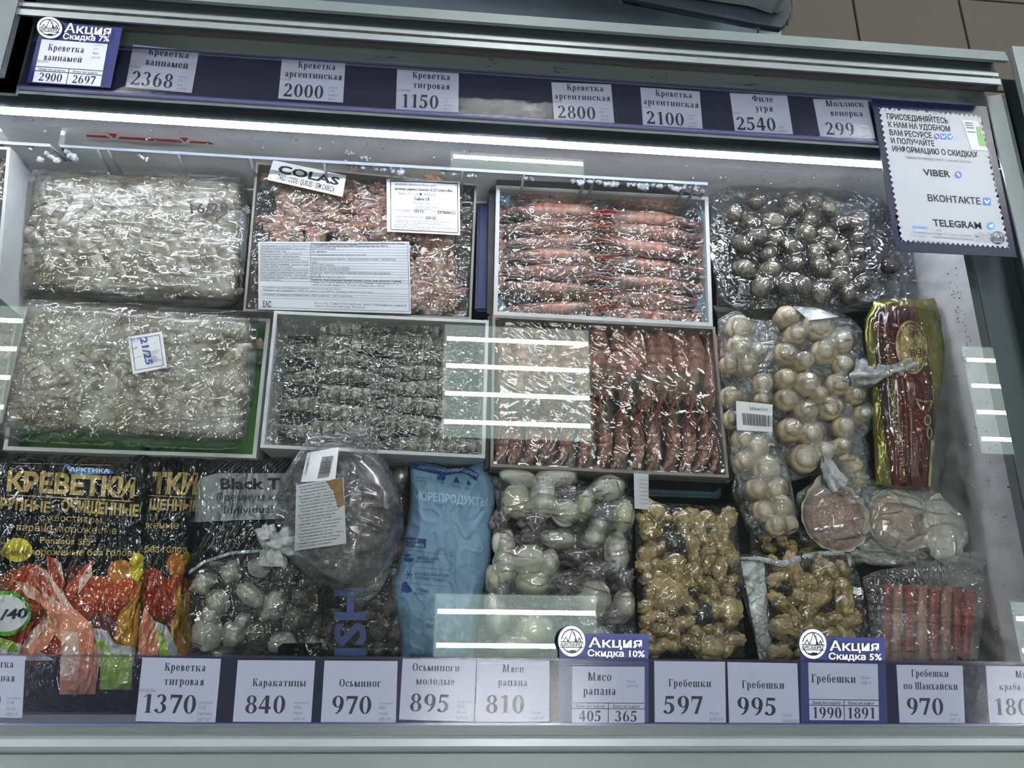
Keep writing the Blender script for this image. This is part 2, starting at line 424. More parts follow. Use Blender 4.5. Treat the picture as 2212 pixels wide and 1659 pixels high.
M['greycard'] = pbr('grey_carton', '#8c8984', .65, c2='#77736f', ns=25)
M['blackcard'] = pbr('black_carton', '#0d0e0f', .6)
M['green'] = pbr('green_print', '#2f6d22', .45)
M['teal'] = pbr('teal_carton', '#1b5666', .45, c2='#0e3440', ns=12)
M['bluecard'] = pbr('blue_carton', '#122a66', .5)
M['blueliner'] = pbr('blue_liner', '#5f87a6', .35, c2='#86a6bb', ns=20, bump=.5, bs=60)
M['stain'] = pbr('brown_stain', '#8b6f45', .8)

# label strip: clear bluish plastic, brushed along its length
k = NT('price_strip_plastic')
tc = k.n('ShaderNodeTexCoord').outputs['Object']; mp = k.n('ShaderNodeMapping', Vector=tc, Scale=(.5, 160, 1)).outputs[0]
nz = k.n('ShaderNodeTexNoise', Vector=mp, Scale=4.5, Detail=3.0).outputs[0]
bp = k.n('ShaderNodeBump', Strength=.12, Distance=.001, Height=nz).outputs[0]
fr = k.math('MULTIPLY', k.n('ShaderNodeFresnel', IOR=1.4, Normal=bp).outputs[0], 1.2, True)
tr = k.n('ShaderNodeBsdfTransparent', Color=(.86, .87, .92, 1)).outputs[0]
df = k.n('ShaderNodeBsdfDiffuse', Color=col('#55576e')).outputs[0]
a = k.n('ShaderNodeMixShader', Fac=.10, i1=tr, i2=df).outputs[0]
gl = k.n('ShaderNodeBsdfGlossy', Roughness=.13, Normal=bp).outputs[0]
M['strip'] = k.end(k.n('ShaderNodeMixShader', Fac=fr, i1=a, i2=gl).outputs[0])
k = NT('strip_back_plastic')
tr = k.n('ShaderNodeBsdfTransparent', Color=(.35, .35, .45, 1)).outputs[0]
df = k.n('ShaderNodeBsdfDiffuse', Color=col('#303346')).outputs[0]
M['strip_back'] = k.end(k.n('ShaderNodeMixShader', Fac=.55, i1=tr, i2=df).outputs[0])
M['strip_edge'] = pbr('strip_edge', '#63638c', .2)
k = NT('lid_glass')
fr = k.math('MULTIPLY', k.n('ShaderNodeFresnel', IOR=1.5).outputs[0], 1.9, True)
tr = k.n('ShaderNodeBsdfTransparent', Color=(.955, .975, .965, 1)).outputs[0]
gl = k.n('ShaderNodeBsdfGlossy', Roughness=0.0, Color=(.95, 1, .97, 1)).outputs[0]
M['glass'] = k.end(k.n('ShaderNodeMixShader', Fac=fr, i1=tr, i2=gl).outputs[0])

M['film_streak'] = film('stretch_film_streaked', 2.8, .06, .05, 1.0, 17, stretch=(1, 3.0, 1), rot=.7, dist=.0034)
M['film_wrap'] = film('stretch_film_milky', 2.4, .22, .07, 1.0, 9, stretch=(1, 3.6, 1), rot=-.25, dist=.0045, hs=12, hpow=(.5, .75))
M['film_crinkle'] = film('crinkled_film', 3.2, .02, .05, 1.0, 60, stretch=(1, 1.3, 1), dist=.0020, sharp=9.0)
M['film_vac'] = film('vacuum_film', 2.8, .04, .05, .8, 34, dist=.0030)
M['film_bag'] = film('thin_bag_film', 2.2, .42, .13, .9, 14, stretch=(1, 2.6, 1), rot=.4, dist=.0050, hs=14, hpow=(.4, .8))
M['film_clear'] = film('clear_bag_film', 2.6, .20, .07, .9, 16, stretch=(1, 3.0, 1), rot=1.4, dist=.0050, hs=9)
M['film_milk'] = film('milky_knot_film', 1.5, 1.0, .3, .8, 40, dist=.006, hpow=(.1, .5))
def glossbag(name, c, c2=None, ns=30, gloss=.09, bump=.8, bs=14):
    k = NT(name); tc = k.n('ShaderNodeTexCoord').outputs['Object']
    nz = k.n('ShaderNodeTexNoise', Vector=k.n('ShaderNodeMapping', Vector=tc, Scale=(2.2, .8, 1), Rotation=(0, 0, .25)).outputs[0], Scale=bs, Detail=3.0, Distortion=.7).outputs[0]
    hg = k.math('ADD', k.math('MAXIMUM', k.math('SUBTRACT', 1.0, k.math('MULTIPLY', k.math('ABSOLUTE', k.math('SUBTRACT', nz, .5)), 9.0)), 0.0), k.math('MULTIPLY', nz, 1.6))
    bp = k.n('ShaderNodeBump', Strength=1.0, Distance=.0055, Height=hg).outputs[0]
    b = k.n('ShaderNodeBsdfPrincipled', Roughness=gloss, Normal=bp); b.inputs['Base Color'].default_value = col(c)
    b.inputs['Specular IOR Level'].default_value = .6; b.inputs['Coat Weight'].default_value = 1.0; b.inputs['Coat Roughness'].default_value = .035; k.t.links.new(bp, b.inputs['Coat Normal'])
    return k.end(b.outputs[0])
M['bag_black'] = glossbag('black_foil_bag', '#0d1114')
M['bag_blue'] = pbr('light_blue_bag', '#7496b2', .45, c2='#6c8eaa', ns=8, bump=.25, bs=25)
for nm, c in dict(gold='#b9a264', gold2='#8f7a45', skyblue='#3a86c8', yellow='#c4bb2c', amber='#a86a1d', orange='#a8481c', redorange='#8e3019', rust='#66301a',
                  leafgreen='#4f9a2a', lime='#8fae4a', shrimp='#c9876a', shrimp_dark='#a8452f', shrimp_pale='#c9b2a6', plate='#b4b7ba', silver='#8a8f94', silverline='#9aa4ae',
  amber2='#b98a30', plum='#5a2f2e', blueink='#17366f', paleink='#b9cfe0').items():
    M[nm] = glossbag('print_' + nm, c, gloss=.16)
for nm, c in dict(badge='#bfc4ca', flat_blueink='#1a3a78', flat_pale='#a5c0d6', viber='#6b62b8', vk='#4a74d0', tg='#3b8fd8', qr='#b9bcd0', stampblue='#3a4a9a', greenstick='#7fa86a').items():
    M[nm] = pbr('ink_' + nm, c, .5)

# food
M['shrimp_grey'] = pbr('raw_grey_shrimp', (1, 1, 1, 1), .3, attr=True, c2=(.5, .43, .33, 1), ns=5, frost=0.35, coat=.3)
M['shrimp_tiger'] = pbr('tiger_shrimp_shell', (1, 1, 1, 1), .32, attr=True, c2=(.6, .6, .56, 1), ns=9, frost=0.55, bump=.3, coat=.2, bs=30)
M['shrimp_red'] = pbr('red_shrimp_shell', (1, 1, 1, 1), .38, attr=True, c2=(.48, .40, .36, 1), ns=7, frost=0.6, bump=.3, coat=.1, bs=30)
M['whisker'] = pbr('red_whisker', '#a44a38', .5)
M['whisker_pale'] = pbr('tan_whisker', '#b08a66', .5)
M['eye'] = pbr('black_eye', '#101112', .15)
M['ice'] = pbr('ice_slab', '#bdbcb0', .25, c2='#6c5f44', ns=17, frost=.3, bump=.5, bs=60, coat=.5)
M['clam'] = pbr('clam_shell', '#6f6557', .45, c2='#453d33', ns=2.2, bump=.6, bs=7)
M['clam_pale'] = pbr('clam_shell_pale', '#9c9482', .45, c2='#6b6252', ns=2.6, bump=.6, bs=7)
M['rapana'] = pbr('whelk_meat', '#c2b07a', .2, c2='#9a7a45', ns=1.8, coat=.5, bump=.4, bs=4)
M['rapana2'] = pbr('whelk_meat_orange', '#d0ae74', .2, c2='#bcae84', ns=1.8, coat=.5, bump=.4, bs=4)
M['rapana_dark'] = pbr('whelk_meat_dark', '#3f4430', .22, c2='#22242a', ns=2, coat=.5)
M['cuttle'] = pbr('cuttlefish', '#dedbd0', .25, c2='#cfcbb4', ns=1.1, frost=.3, coat=.3)
M['cuttle_y'] = pbr('cuttlefish_yellow', '#d2cf98', .25, c2='#d0d1bc', ns=1.2, frost=.3, coat=.3)
M['tentacle'] = pbr('purple_tentacles', '#93888f', .35, c2='#655c69', ns=3, frost=.4, bump=.8, bs=8)
M['scallop'] = pbr('scallop_meat', '#d6c7a6', .35, c2='#c9b28a', ns=1.6, frost=.35, coat=.1)
M['shell'] = pbr('scallop_shell', '#d8d2c6', .4, c2='#bdb4a4', ns=30, bump=.3)
M['mince'] = pbr('brown_filling', '#a98270', .6, c2='#93695a', ns=3.2, frost=.7, bump=.7, bs=12)
M['mince2'] = pbr('cheesy_filling', '#a98a6c', .5, c2='#97785c', ns=2.6, frost=.4, bump=.5, bs=10)
M['crab_red'] = pbr('red_crab_strip', '#b95a50', .4, c2='#9c4038', ns=40, stretch=(1, .15, 1), frost=.2)
M['crab_pale'] = pbr('pale_crab_strip', '#c9a58c', .4, c2='#b3705e', ns=40, stretch=(1, .15, 1), frost=.2)
M['eel'] = pbr('roasted_eel', '#6b2416', .2, c2='#35100c', ns=22, stretch=(3, .4, 1), coat=.6, bump=.3, bs=120)
M['eel2'] = pbr('roasted_eel_side', '#6a2a16', .2, c2='#43160d', ns=22, stretch=(3, .4, 1), coat=.6, bump=.3, bs=120)
M['goldfoil'] = pbr('gold_foil', '#8d8a3a', .22, .55, c2='#6f6c26', ns=10, bump=.6, bs=30)
M['octo'] = pbr('frozen_octopus', '#4a3b39', .35, c2='#30282b', ns=2.4, frost=0.5, bump=.9, bs=8, coat=.3)
M['octo2'] = pbr('small_octopus', '#6d655c', .3, c2='#4a423c', ns=2.5, frost=.4, bump=.8, bs=8, coat=.4)
M['squid'] = pbr('pale_squid', '#b8b5aa', .3, c2='#989a8c', ns=1.6, frost=.35, coat=.2)
M['squid_and_gap_dark'] = pbr('dark_squid_and_gaps', '#5b564a', .35, c2='#3e3b34', ns=2.4, frost=.3, bump=.6, bs=8)
M['tile'] = pbr('floor_tile', '#423c34', .55, c2='#413b33', ns=60, bump=.1)
M['grout'] = pbr('grout', '#26221e', .8)
M['n_body'] = pbr('neighbour_panel', '#6c7a8a', .5)
M['n_dark'] = pbr('neighbour_bumper', '#232c36', .45)
M['ceiling'] = pbr('ceiling', '#a4a8a8', .8)
M['lamp_panel'] = emis('lamp_panel', (.84, 1, .94, 1), LAMP_PANEL)
M['lamp_strip'] = emis('lamp_leds', (1, 1, .965, 1), LAMP_STRIP, 55, 0, .3)
M['led'] = emis('freezer_leds', (.86, .88, 1, 1), LED, 62, 0, .45)
M['added_fill'] = emis('added_front_fill', (.9, .92, 1, 1), 30.0)  # glow of the added fill bar, no known lamp of the freezer
M['joint'] = pbr('joint_cover', '#5d676e', .35)
M['lamp_frame'] = pbr('lamp_frame', '#c8ccca', .5)

# ---------------------------------------------------------------- shop: floor, ceiling, lamps, neighbour freezer
def box(name, lo, hi, mat, parent=None, bev=0.0, origin=None):
    bm = bmesh.new(); bmesh.ops.create_cube(bm, size=1)
    for v in bm.verts: v.co = Vector((lerp(lo[i], hi[i], v.co[i] + .5) for i in range(3)))
    if bev: bmesh.ops.bevel(bm, geom=bm.edges[:], offset=bev, segments=2, affect='EDGES')
    vs = [v.co.copy() for v in bm.verts]; bm.verts.index_update(); fs = [tuple(v.index for v in f.verts) for f in bm.faces]; bm.free()
    return mesh(name, vs, fs, mat, parent, False, origin=origin)
def prism(name, poly, z0, z1, mat, parent=None, bev=0.0, smooth=False):
    """upright block from an outline seen at level z1"""
    tp = [P(a, b, z1) for a, b in poly]
    bm = bmesh.new(); a = [bm.verts.new(v) for v in tp]; b = [bm.verts.new((v.x, v.y, z0)) for v in tp]
    bm.faces.new(a); bm.faces.new(b[::-1]); n = len(tp)
    for i in range(n): bm.faces.new((a[i], b[i], b[(i + 1) % n], a[(i + 1) % n]))
    bmesh.ops.recalc_face_normals(bm, faces=bm.faces)
    if bev: bmesh.ops.bevel(bm, geom=[e for e in bm.edges if any(v in a for v in e.verts) or True], offset=bev, segments=2, affect='EDGES')
    bm.verts.index_update(); vs = [v.co.copy() for v in bm.verts]; fs = [tuple(v.index for v in f.verts) for f in bm.faces]; bm.free()
    return mesh(name, vs, fs, mat, parent, smooth)

floor = box('floor', (-4, -3, -.04), (5, 5, -.003), M['grout']); tag(floor, kind='structure')
tx0 = P(1848, 45, 0).x; tx1 = P(2080, 52, 0).x; ty = P(2160, 6, 0).y; pit = tx1 - tx0
tile_me = None
for i in range(-4, 5):
    for j in range(-4, 3):
        x = tx0 + i * pit; y = ty + j * pit
        if P(1106, 400, 0).y > y + pit: continue
        if tile_me is None:
            o = box('tile', (.003, .003, -.003), (pit - .003, pit - .003, .004), M['tile'], None, .001); tile_me = o.data
        else: o = bpy.data.objects.new('tile', tile_me); C.objects.link(o)
        o.location = (x, y, 0); o.parent = floor
ceil = box('ceiling', (-6, -5, 3.35), (7, 7, 3.40), M['ceiling']); tag(ceil, kind='structure')
GZ = .89; LZ = 3.2                                        # lid glass and lamps
def lamp_at(px, py): p = P(px, py, 2 * GZ - LZ); return p.x, p.y
lx0, ly0 = lamp_at(1117, 825); lx1, ly1 = lamp_at(1164 * 1.0 + 1075, 852); _, ly2 = lamp_at(1105, 274); _, ly3 = lamp_at(1080, 1432)
LPX = lx1 - lx0; LPY = .5 * ((ly2 - ly0) + (ly0 - ly3)) * 1.0
sw = lamp_at(1275, 825)[0] - lamp_at(958, 825)[0]; sh = lamp_at(1117, 703)[1] - lamp_at(1117, 943)[1]
lamp_panel_me = None
names = {}
for i in range(-2, 4):
    for j in range(-3, 4):
        x = lx0 + i * LPX; y = ly0 + (j * (ly2 - ly0) if j > 0 else -j * (ly3 - ly0)) ; ly = y
        t = thing('ceiling_lamp', 'square ceiling lamp with four rows of LEDs hanging over the freezers', 'lamp', (x, y, LZ), 'ceiling lamps')
        if lamp_panel_me is None:
            a = box('housing', (x - sw / 2 - .01, y - sh / 2 - .01, LZ + .004), (x + sw / 2 + .01, y + sh / 2 + .01, LZ + .15), M['lamp_frame'], t)
            b = box('diffuser', (x - sw / 2, y - sh / 2, LZ), (x + sw / 2, y + sh / 2, LZ + .004), M['lamp_panel'], t)
            ss = []
            for q in range(4):
                yy = y + sh * (.37 - .247 * q)
                ss.append(box('led_row', (x - sw / 2 + .01, yy - .008, LZ - .004), (x + sw / 2 - .005, yy + .008, LZ), M['lamp_strip'], t))
            lamp_panel_me = [a.data, b.data] + [s.data for s in ss]
        else:
            for me, nm in zip(lamp_panel_me, ['housing', 'diffuser'] + ['led_row'] * 4):
                o = bpy.data.objects.new(nm, me); C.objects.link(o); o.parent = t

nb = thing('neighbouring_freezer', 'dark ended chest freezer standing behind the open one, beside the tiles', 'freezer', P(1400, -60, 0))
prism('body_panel', [(-400, -400), (1690, -150), (1688, 74), (1700, 200), (-400, 200)], .03, .60, M['n_body'], nb)
prism('end_cap', [(1100, -300), (1250, -22), (1340, 0), (1640, 59), (1692, 66), (1703, 56), (1718, 26), (1712, -20), (1690, -300)], .708, .72, M['n_dark'], nb, .006)
prism('panel_seam', [(1641, 55), (1644, 55), (1637, 76), (1634, 76)], .598, .6012, M['blackcard'], nb)
prism('top_rail', [(-400, -420), (1650, -420), (1714, -16), (1690, -4), (1640, -22), (-400, -320)], .72, .76, M['rail'], nb, .006)

# ---------------------------------------------------------------- the freezer
FX0 = -1.35
fz = thing('chest_freezer', 'long grey chest freezer with glass lid, filled with frozen seafood', 'freezer', Vector((0, .25, 0)))
def yz(lst, px=1080): return [(P(px, py, z).y, z) for py, z in lst]
def runx(name, prof, x0, x1, mat, parent=fz, close=True, smooth=False):
    vs = [(x0, y, z) for y, z in prof] + [(x1, y, z) for y, z in prof]; n = len(prof); fs = []
    for i in range(n if close else n - 1): j = (i + 1) % n; fs.append((i, j, n + j, n + i))
    if close: fs += [tuple(range(n))[::-1], tuple(range(n, 2 * n))]
    bm = bmesh.new(); vv = [bm.verts.new(v) for v in vs]
    for f in fs: bm.faces.new([vv[i] for i in f])
    bmesh.ops.recalc_face_normals(bm, faces=bm.faces); bm.verts.index_update()
    fs = [tuple(v.index for v in f.verts) for f in bm.faces]; bm.free()
    return mesh(name, vs, fs, mat, parent, smooth)
def rnd(y0, y1, z0, z1, n=6):
    """rounded-top bar profile between y0 (far) and y1 (near)"""
    r = [(y0, z0)]
    for i in range(n + 1):
        a = math.pi * (1 - i / n); c = math.cos(a)
        r.append(((y0 + y1) / 2 - c * (y0 - y1) / 2 * -1 if False else (y0 + y1) / 2 + (-c) * (y1 - y0) / 2 * -1 if False else lerp(y0, y1, (1 + c * -1) / 2 if False else i / n), z0 + (z1 - z0) * math.sin(math.pi * (i / n)) ** .35))
    r.append((y1, z0)); return r
XR = P(2167, 108, .95).x
Y = lambda py, z: P(1080, py, z).y
runx('back_cap_rail', [(Y(30, .95), .05), (Y(30, .95), .945), (Y(33, .95), .952), (Y(50, .955), .955), (Y(54, .95), .948), (Y(55, .93), .93), (Y(55, .93), .8)], FX0, XR, M['rail'])
runx('groove', yz([(53, .93), (80, .93), (80, .90), (53, .90)]), FX0, XR, M['rail_dark'])
runx('slide_rail', [(Y(77, .93), .93), (Y(78, .95), .95), (Y(80, .957), .957), (Y(87, .957), .957), (Y(88, .95), .95), (Y(92, .95), .95), (Y(93, .958), .958), (Y(105, .958), .958), (Y(108, .95), .95), (Y(109, .93), .93)], FX0, P(2163, 187, .957).x, M['rail_light'])
runx('rail_dust', [(Y(87.5, .9506), .9506), (Y(92.6, .9506), .9506), (Y(92.6, .9506), .948), (Y(87.5, .9506), .948)], FX0, XR - .1, M['dirt'])
runx('lid_groove', yz([(106, .93), (122, .925), (122, .90), (106, .90)]), FX0, XR, M['blackcard'])
XC = P(2126, 200, .903).x
box('corner_plate', (XC - .01, Y(262, .9), .80), (P(2200, 250, .91).x, Y(108, .93), .893), M['body'], fz)
runx('back_collar', [(Y(118, .90), .87), (Y(118, .90), .900), (Y(121, .904), .904), (Y(157, .903), .903), (Y(160, .900), .900), (Y(262, .893), .893), (Y(262, .893), .888), (Y(160, .87), .87)], FX0, XC, M['body'])
runx('inner_collar', [(Y(258, .888), .888), (Y(297, .884), .884), (Y(297, .884), .87), (Y(258, .87), .87)], FX0, XC + .05, M['collar'])
YB = Y(310, .848)
led = runx('led_or_added_fill', [(Y(297.5, .885), .885), (Y(307, .880), .880), (Y(307, .880), .875), (Y(298, .884), .872)], FX0, XC + .02, M['led'])
XW = P(2146, 850, .87).x
YF = P(1080, 1575, .86).y
# back wall, right wall, bottom
def wallmesh(name, A, B, z0, z1, mat, n=90, m=24, amp=.0012):
    vs = []; fs = []
    for j in range(m + 1):
        for i in range(n + 1):
            p = A.lerp(B, i / n); nrm = Vector((B.y - A.y, A.x - B.x, 0)).normalized()
            z = lerp(z1, z0, j / m); d = amp * (N3(i * .35, j * .5, 3) + 1.6 * max(0, N3(i * .9, j * .9, 8) - .35))
            vs.append((p.x - nrm.x * d, p.y - nrm.y * d, z))
    for j in range(m):
        for i in range(n):
            a = j * (n + 1) + i; fs.append((a, a + n + 1, a + n + 2, a + 1))
    return mesh(name, vs, fs, mat, fz, True)
wallmesh('liner_wall', Vector((FX0, YB, 0)), Vector((XW, YB, 0)), .55, .866, M['liner'], 160)
wallmesh('liner_wall', Vector((XW, YB, 0)), Vector((XW, YF - .1, 0)), .55, .872, M['liner'], 120, 30, -.0025)
wallmesh('liner_wall', Vector((XW, YF, 0)), Vector((FX0, YF, 0)), .55, .868, M['liner_shaded'])
mesh('liner_bottom', [(FX0, YF, .56), (XW, YF, .56), (XW, YB, .56), (FX0, YB, .56)], [(0, 1, 2, 3)], M['liner_shaded'], fz)
# right side profile, along the depth
def runy(name, lst, y0, y1, mat, py=550):
    prof = [(P(px, py, z).x, z) for px, z in lst]; n = len(prof)
    vs = [(x, y0, z) for x, z in prof] + [(x, y1, z) for x, z in prof]
    fs = [(i, (i + 1) % n, n + (i + 1) % n, n + i) for i in range(n)] + [tuple(range(n))[::-1], tuple(range(n, 2 * n))]
    bm = bmesh.new(); vv = [bm.verts.new(v) for v in vs]
    for f in fs: bm.faces.new([vv[i] for i in f])
    bmesh.ops.recalc_face_normals(bm, faces=bm.faces); bm.verts.index_update()
    fs = [tuple(v.index for v in f.verts) for f in bm.faces]; bm.free()
    return mesh(name, vs, fs, mat, fz)
ybk = Y(122, .94); yfr = P(1080, 1600, .88).y
_p = [(P(a, 100, z).x, z) for a, z in ((-90, .962), (14, .962), (17, .958), (27, .90), (27, .80), (-90, .80))]
for nm, pr, mt in (('left_joint_cover', _p[:3] + [(_p[2][0], .92), (_p[0][0], .92)], M['joint']), ('left_joint_gap', [(_p[2][0], .95), (_p[3][0], .945), (_p[3][0], .925), (_p[2][0], .925)], M['blackcard'])):
    n_ = len(pr); y0_, y1_ = P(0, 168, .95).y, P(10, -60, .95).y
    mesh(nm, [(x, y0_, z) for x, z in pr] + [(x, y1_, z) for x, z in pr], [(i, (i + 1) % n_, n_ + (i + 1) % n_, n_ + i) for i in range(n_)] + [tuple(range(n_)), tuple(range(2 * n_ - 1, n_ - 1, -1))], mt, fz)
runy('wall_gasket', [(2081, .872), (2099, .874), (2099, .80), (2081, .80)], Y(300, .86), yfr, M['rail_dark'])
runy('right_collar', [(2099, .873), (2101, .8755), (2186, .883), (2200, .883), (2200, .85), (2099, .85)], Y(262, .9), yfr, M['collar_r'])
runy('gasket_line', [(2186, .884), (2205, .885), (2205, .86), (2186, .86)], ybk, yfr, M['rail_dark'])
runy('end_rail', [(2204, .90), (2205, .928), (2208, .93), (2244, .936), (2252, .93), (2252, .88), (2204, .88)], ybk, yfr, M['rail'])
runy('end_groove', [(2252, .915), (2285, .915), (2285, .88), (2252, .88)], Y(60, .94), yfr, M['rail_dark'])
runy('end_cap_rail', [(2283, .91), (2284, .95), (2296, .957), (2330, .957), (2350, .95), (2360, .93), (2360, .03), (2283, .03)], Y(25, .95), yfr - .15, M['rail'])
# front rim
runx('front_ledge', yz([(1545, .84), (1546, .875), (1566, .879), (1588, .879), (1588, .84)]), FX0, XR + .1, M['body'])
runx('led_or_added_fill', [(Y(1556, .873), .873), (Y(1548, .873), .873), (Y(1548, .873), .868), (Y(1556, .873), .868)], FX0, XR, M['added_fill'])  # added bar, unseen below the front strip, brightens the walls and packs
f0 = [(Y(1588, .884), .85), (Y(1588, .884), .882), (Y(1590, .887), .889), (Y(1596, .894), .893), (Y(1612, .894), .893), (Y(1619, .889), .888), (Y(1624, .88), .878), (Y(1624, .88), .85)]
runx('front_rail', f0, FX0, XR + .1, M['rail_light'])
runx('front_panel', [(Y(1623, .876), .85), (Y(1623, .876), .874), (Y(1628, .876), .876), (Y(1665, .872), .872), (Y(1700, .85), .85), (Y(1760, .75), .75), (Y(1760, .75), .03), (Y(1600, .7) + .02, .03), (Y(1600, .8), .75)], FX0, XR + .1, M['body'])

# glue left by old labels on the rear collar
rg_ = random.Random(12); lvc = Level(.9046)
for (x, y, w, h, n) in ((835, 122, 26, 4, 5), (1062, 132, 12, 13, 9), (1215, 148, 22, 9, 9), (1405, 162, 4, 16, 6), (1436, 166, 4, 16, 6), (1630, 160, 14, 4, 4), (1618, 182, 30, 3, 5)):
    ps_ = []
    for _ in range(n):
        a = x + rg_.uniform(-w, w); b = y + rg_.uniform(-h, h); l = rg_.uniform(3, max(5, w * .8)); ps_.append([(a, b), (a + l, b + rg_.uniform(-1, 1.5)), (a + l * .9, b + 1.6), (a + l * .3, b + 1.2)])
    lay(lvc, poly_bm(ps_), M['ink'], 'glue_residue', fz, 0)['kind'] = 'stuff'
# the lid
gy0 = Y(170, .9); gy1 = P(1080, 1436, .89).y
lid = box('glass_lid', (FX0, gy1, GZ), (P(2190, 550, GZ).x, Y(262, .892), GZ + .0004), M['glass'])
tag(lid, 'clear glass sliding lid over the freezer, reflecting rows of ceiling lamps', 'glass lid')
bm = bmesh.new(); bm.from_mesh(lid.data); bmesh.ops.delete(bm, geom=[f for f in bm.faces if f.normal.z < .5], context='FACES'); bm.to_mesh(lid.data); bm.free()

# load line on the back wall
wl = Y(300, .86) and YB - .0035
class Wall:
    n = Vector((0, -1, 0)); pt = Vector((0, YB - .004, 0))
wp = Plane((0, YB - .004, 0), (0, 0, 1)); wp.n = Vector((0, -1, 0))
pl = [[(185, 291), (228, 293), (240, 299), (188, 296)], [(233, 288), (253, 289), (247, 299)], [(258, 295), (388, 302), (396, 309), (255, 300)],
      [(387, 297), (407, 298), (400, 307)], [(412, 304), (455, 307), (463, 312), (408, 309)]]
def wmap(px, py): return PP(px, py, wp.pt, Vector((0, -1, 0)))
vs = []; fs = []
for p in pl:
    n = len(vs); vs += [wmap(a, b) for a, b in p]; fs.append(tuple(range(n, n + len(p))))
mesh('load_line', vs, fs, M['red'], fz)['label'] = 'red load line with small triangles'

# price strips
sf = Plane(P(1080, 1562, .885), (0, math.cos(math.radians(10)), math.sin(math.radians(10))))
sb = Plane(P(1080, 256, .924), (0, math.cos(math.radians(6)), -math.sin(math.radians(6))))
def strip(name, pl, pya, pyb, mat, th, off, px=1080, x1=None, label=None, x0=None):
    A = pl.map(px, pya, off); B = pl.map(px, pyb, off); n = pl.n
    prof = [(A.y, A.z), (B.y, B.z), (B.y - n.y * th, B.z - n.z * th), (A.y - n.y * th, A.z - n.z * th)]
    o = runx(name, prof, x0 if x0 else FX0, x1 if x1 else XR, mat)
    if label: o['label'] = label
    return o
SBX = sb.map(1893, 262).x
strip('strip_back', sb, 162, 254, M['strip_back'], .0008, -.0012, x1=SBX)
strip('strip_edge', sb, 252, 257.5, M['strip_edge'], .003, .0015, x1=SBX, label='violet bottom edge of the rear price strip')
strip('strip_edge', sb, 156.5, 159.5, M['strip_edge'], .002, .0012, x1=SBX)
strip('strip_back', sf, 1424, 1562, M['strip_back'], .0008, -.0012, x0=sf.map(300, 1500).x)
strip('strip_edge', sf, 1561, 1566, M['strip_edge'], .003, .002, label='violet bottom edge of the front price strip')
strip('strip_edge', sf, 1420, 1425, M['strip'], .002, .002)
# clear fronts, single sheets
def sheetx(name, pl, pya, pyb, mat, off, x1):
    A = pl.map(1080, pya, off); B = pl.map(1080, pyb, off)
    return mesh(name, [(FX0, A.y, A.z), (FX0, B.y, B.z), (x1, B.y, B.z), (x1, A.y, A.z)], [(0, 1, 2, 3)], M['strip'] if mat is None else mat, fz)
sheetx('price_strip', sb, 157, 256, None, .0022, SBX)['label'] = 'clear violet plastic strip holding the rear price cards'
sheetx('price_strip', sf, 1421, 1564, None, .0022, XR)['label'] = 'clear plastic strip holding the front price cards'

# ---------------------------------------------------------------- price cards
def quadp(c): return [tuple(p) for p in c]
def at(c, u, v):
    TL, TR, BR, BL = c
    return tuple((1 - u) * (1 - v) * TL[k] + u * (1 - v) * TR[k] + u * v * BR[k] + (1 - u) * v * BL[k] for k in (0, 1))
def card(pl, poly, mat, name, parent, off, th=.0004):
    tp = [pl.map(a, b, off) for a, b in poly]; bt = [p - pl.n * th for p in tp]; n = len(tp)
    return mesh(name, tp + bt, [tuple(range(n)), tuple(range(2 * n - 1, n - 1, -1))] + [(i, i + n, (i + 1) % n + n, (i + 1) % n) for i in range(n)], mat, parent)
def line_at(c, u0, u1, v, hv):
    """baseline and capital height inside a card"""
    A, B = at(c, u0, v), at(c, u1, v); T = at(c, u0, v - hv)
    return A, B, (T[0] - A[0], T[1] - A[1])
def widthfit(s, h, uc, asp, font='serif', sx=1.0):
    w = serif(s)[2] if font == 'serif' else sans(s)[2] / .73
    du = w * h * asp * sx
    return uc - du / 2, uc + du / 2
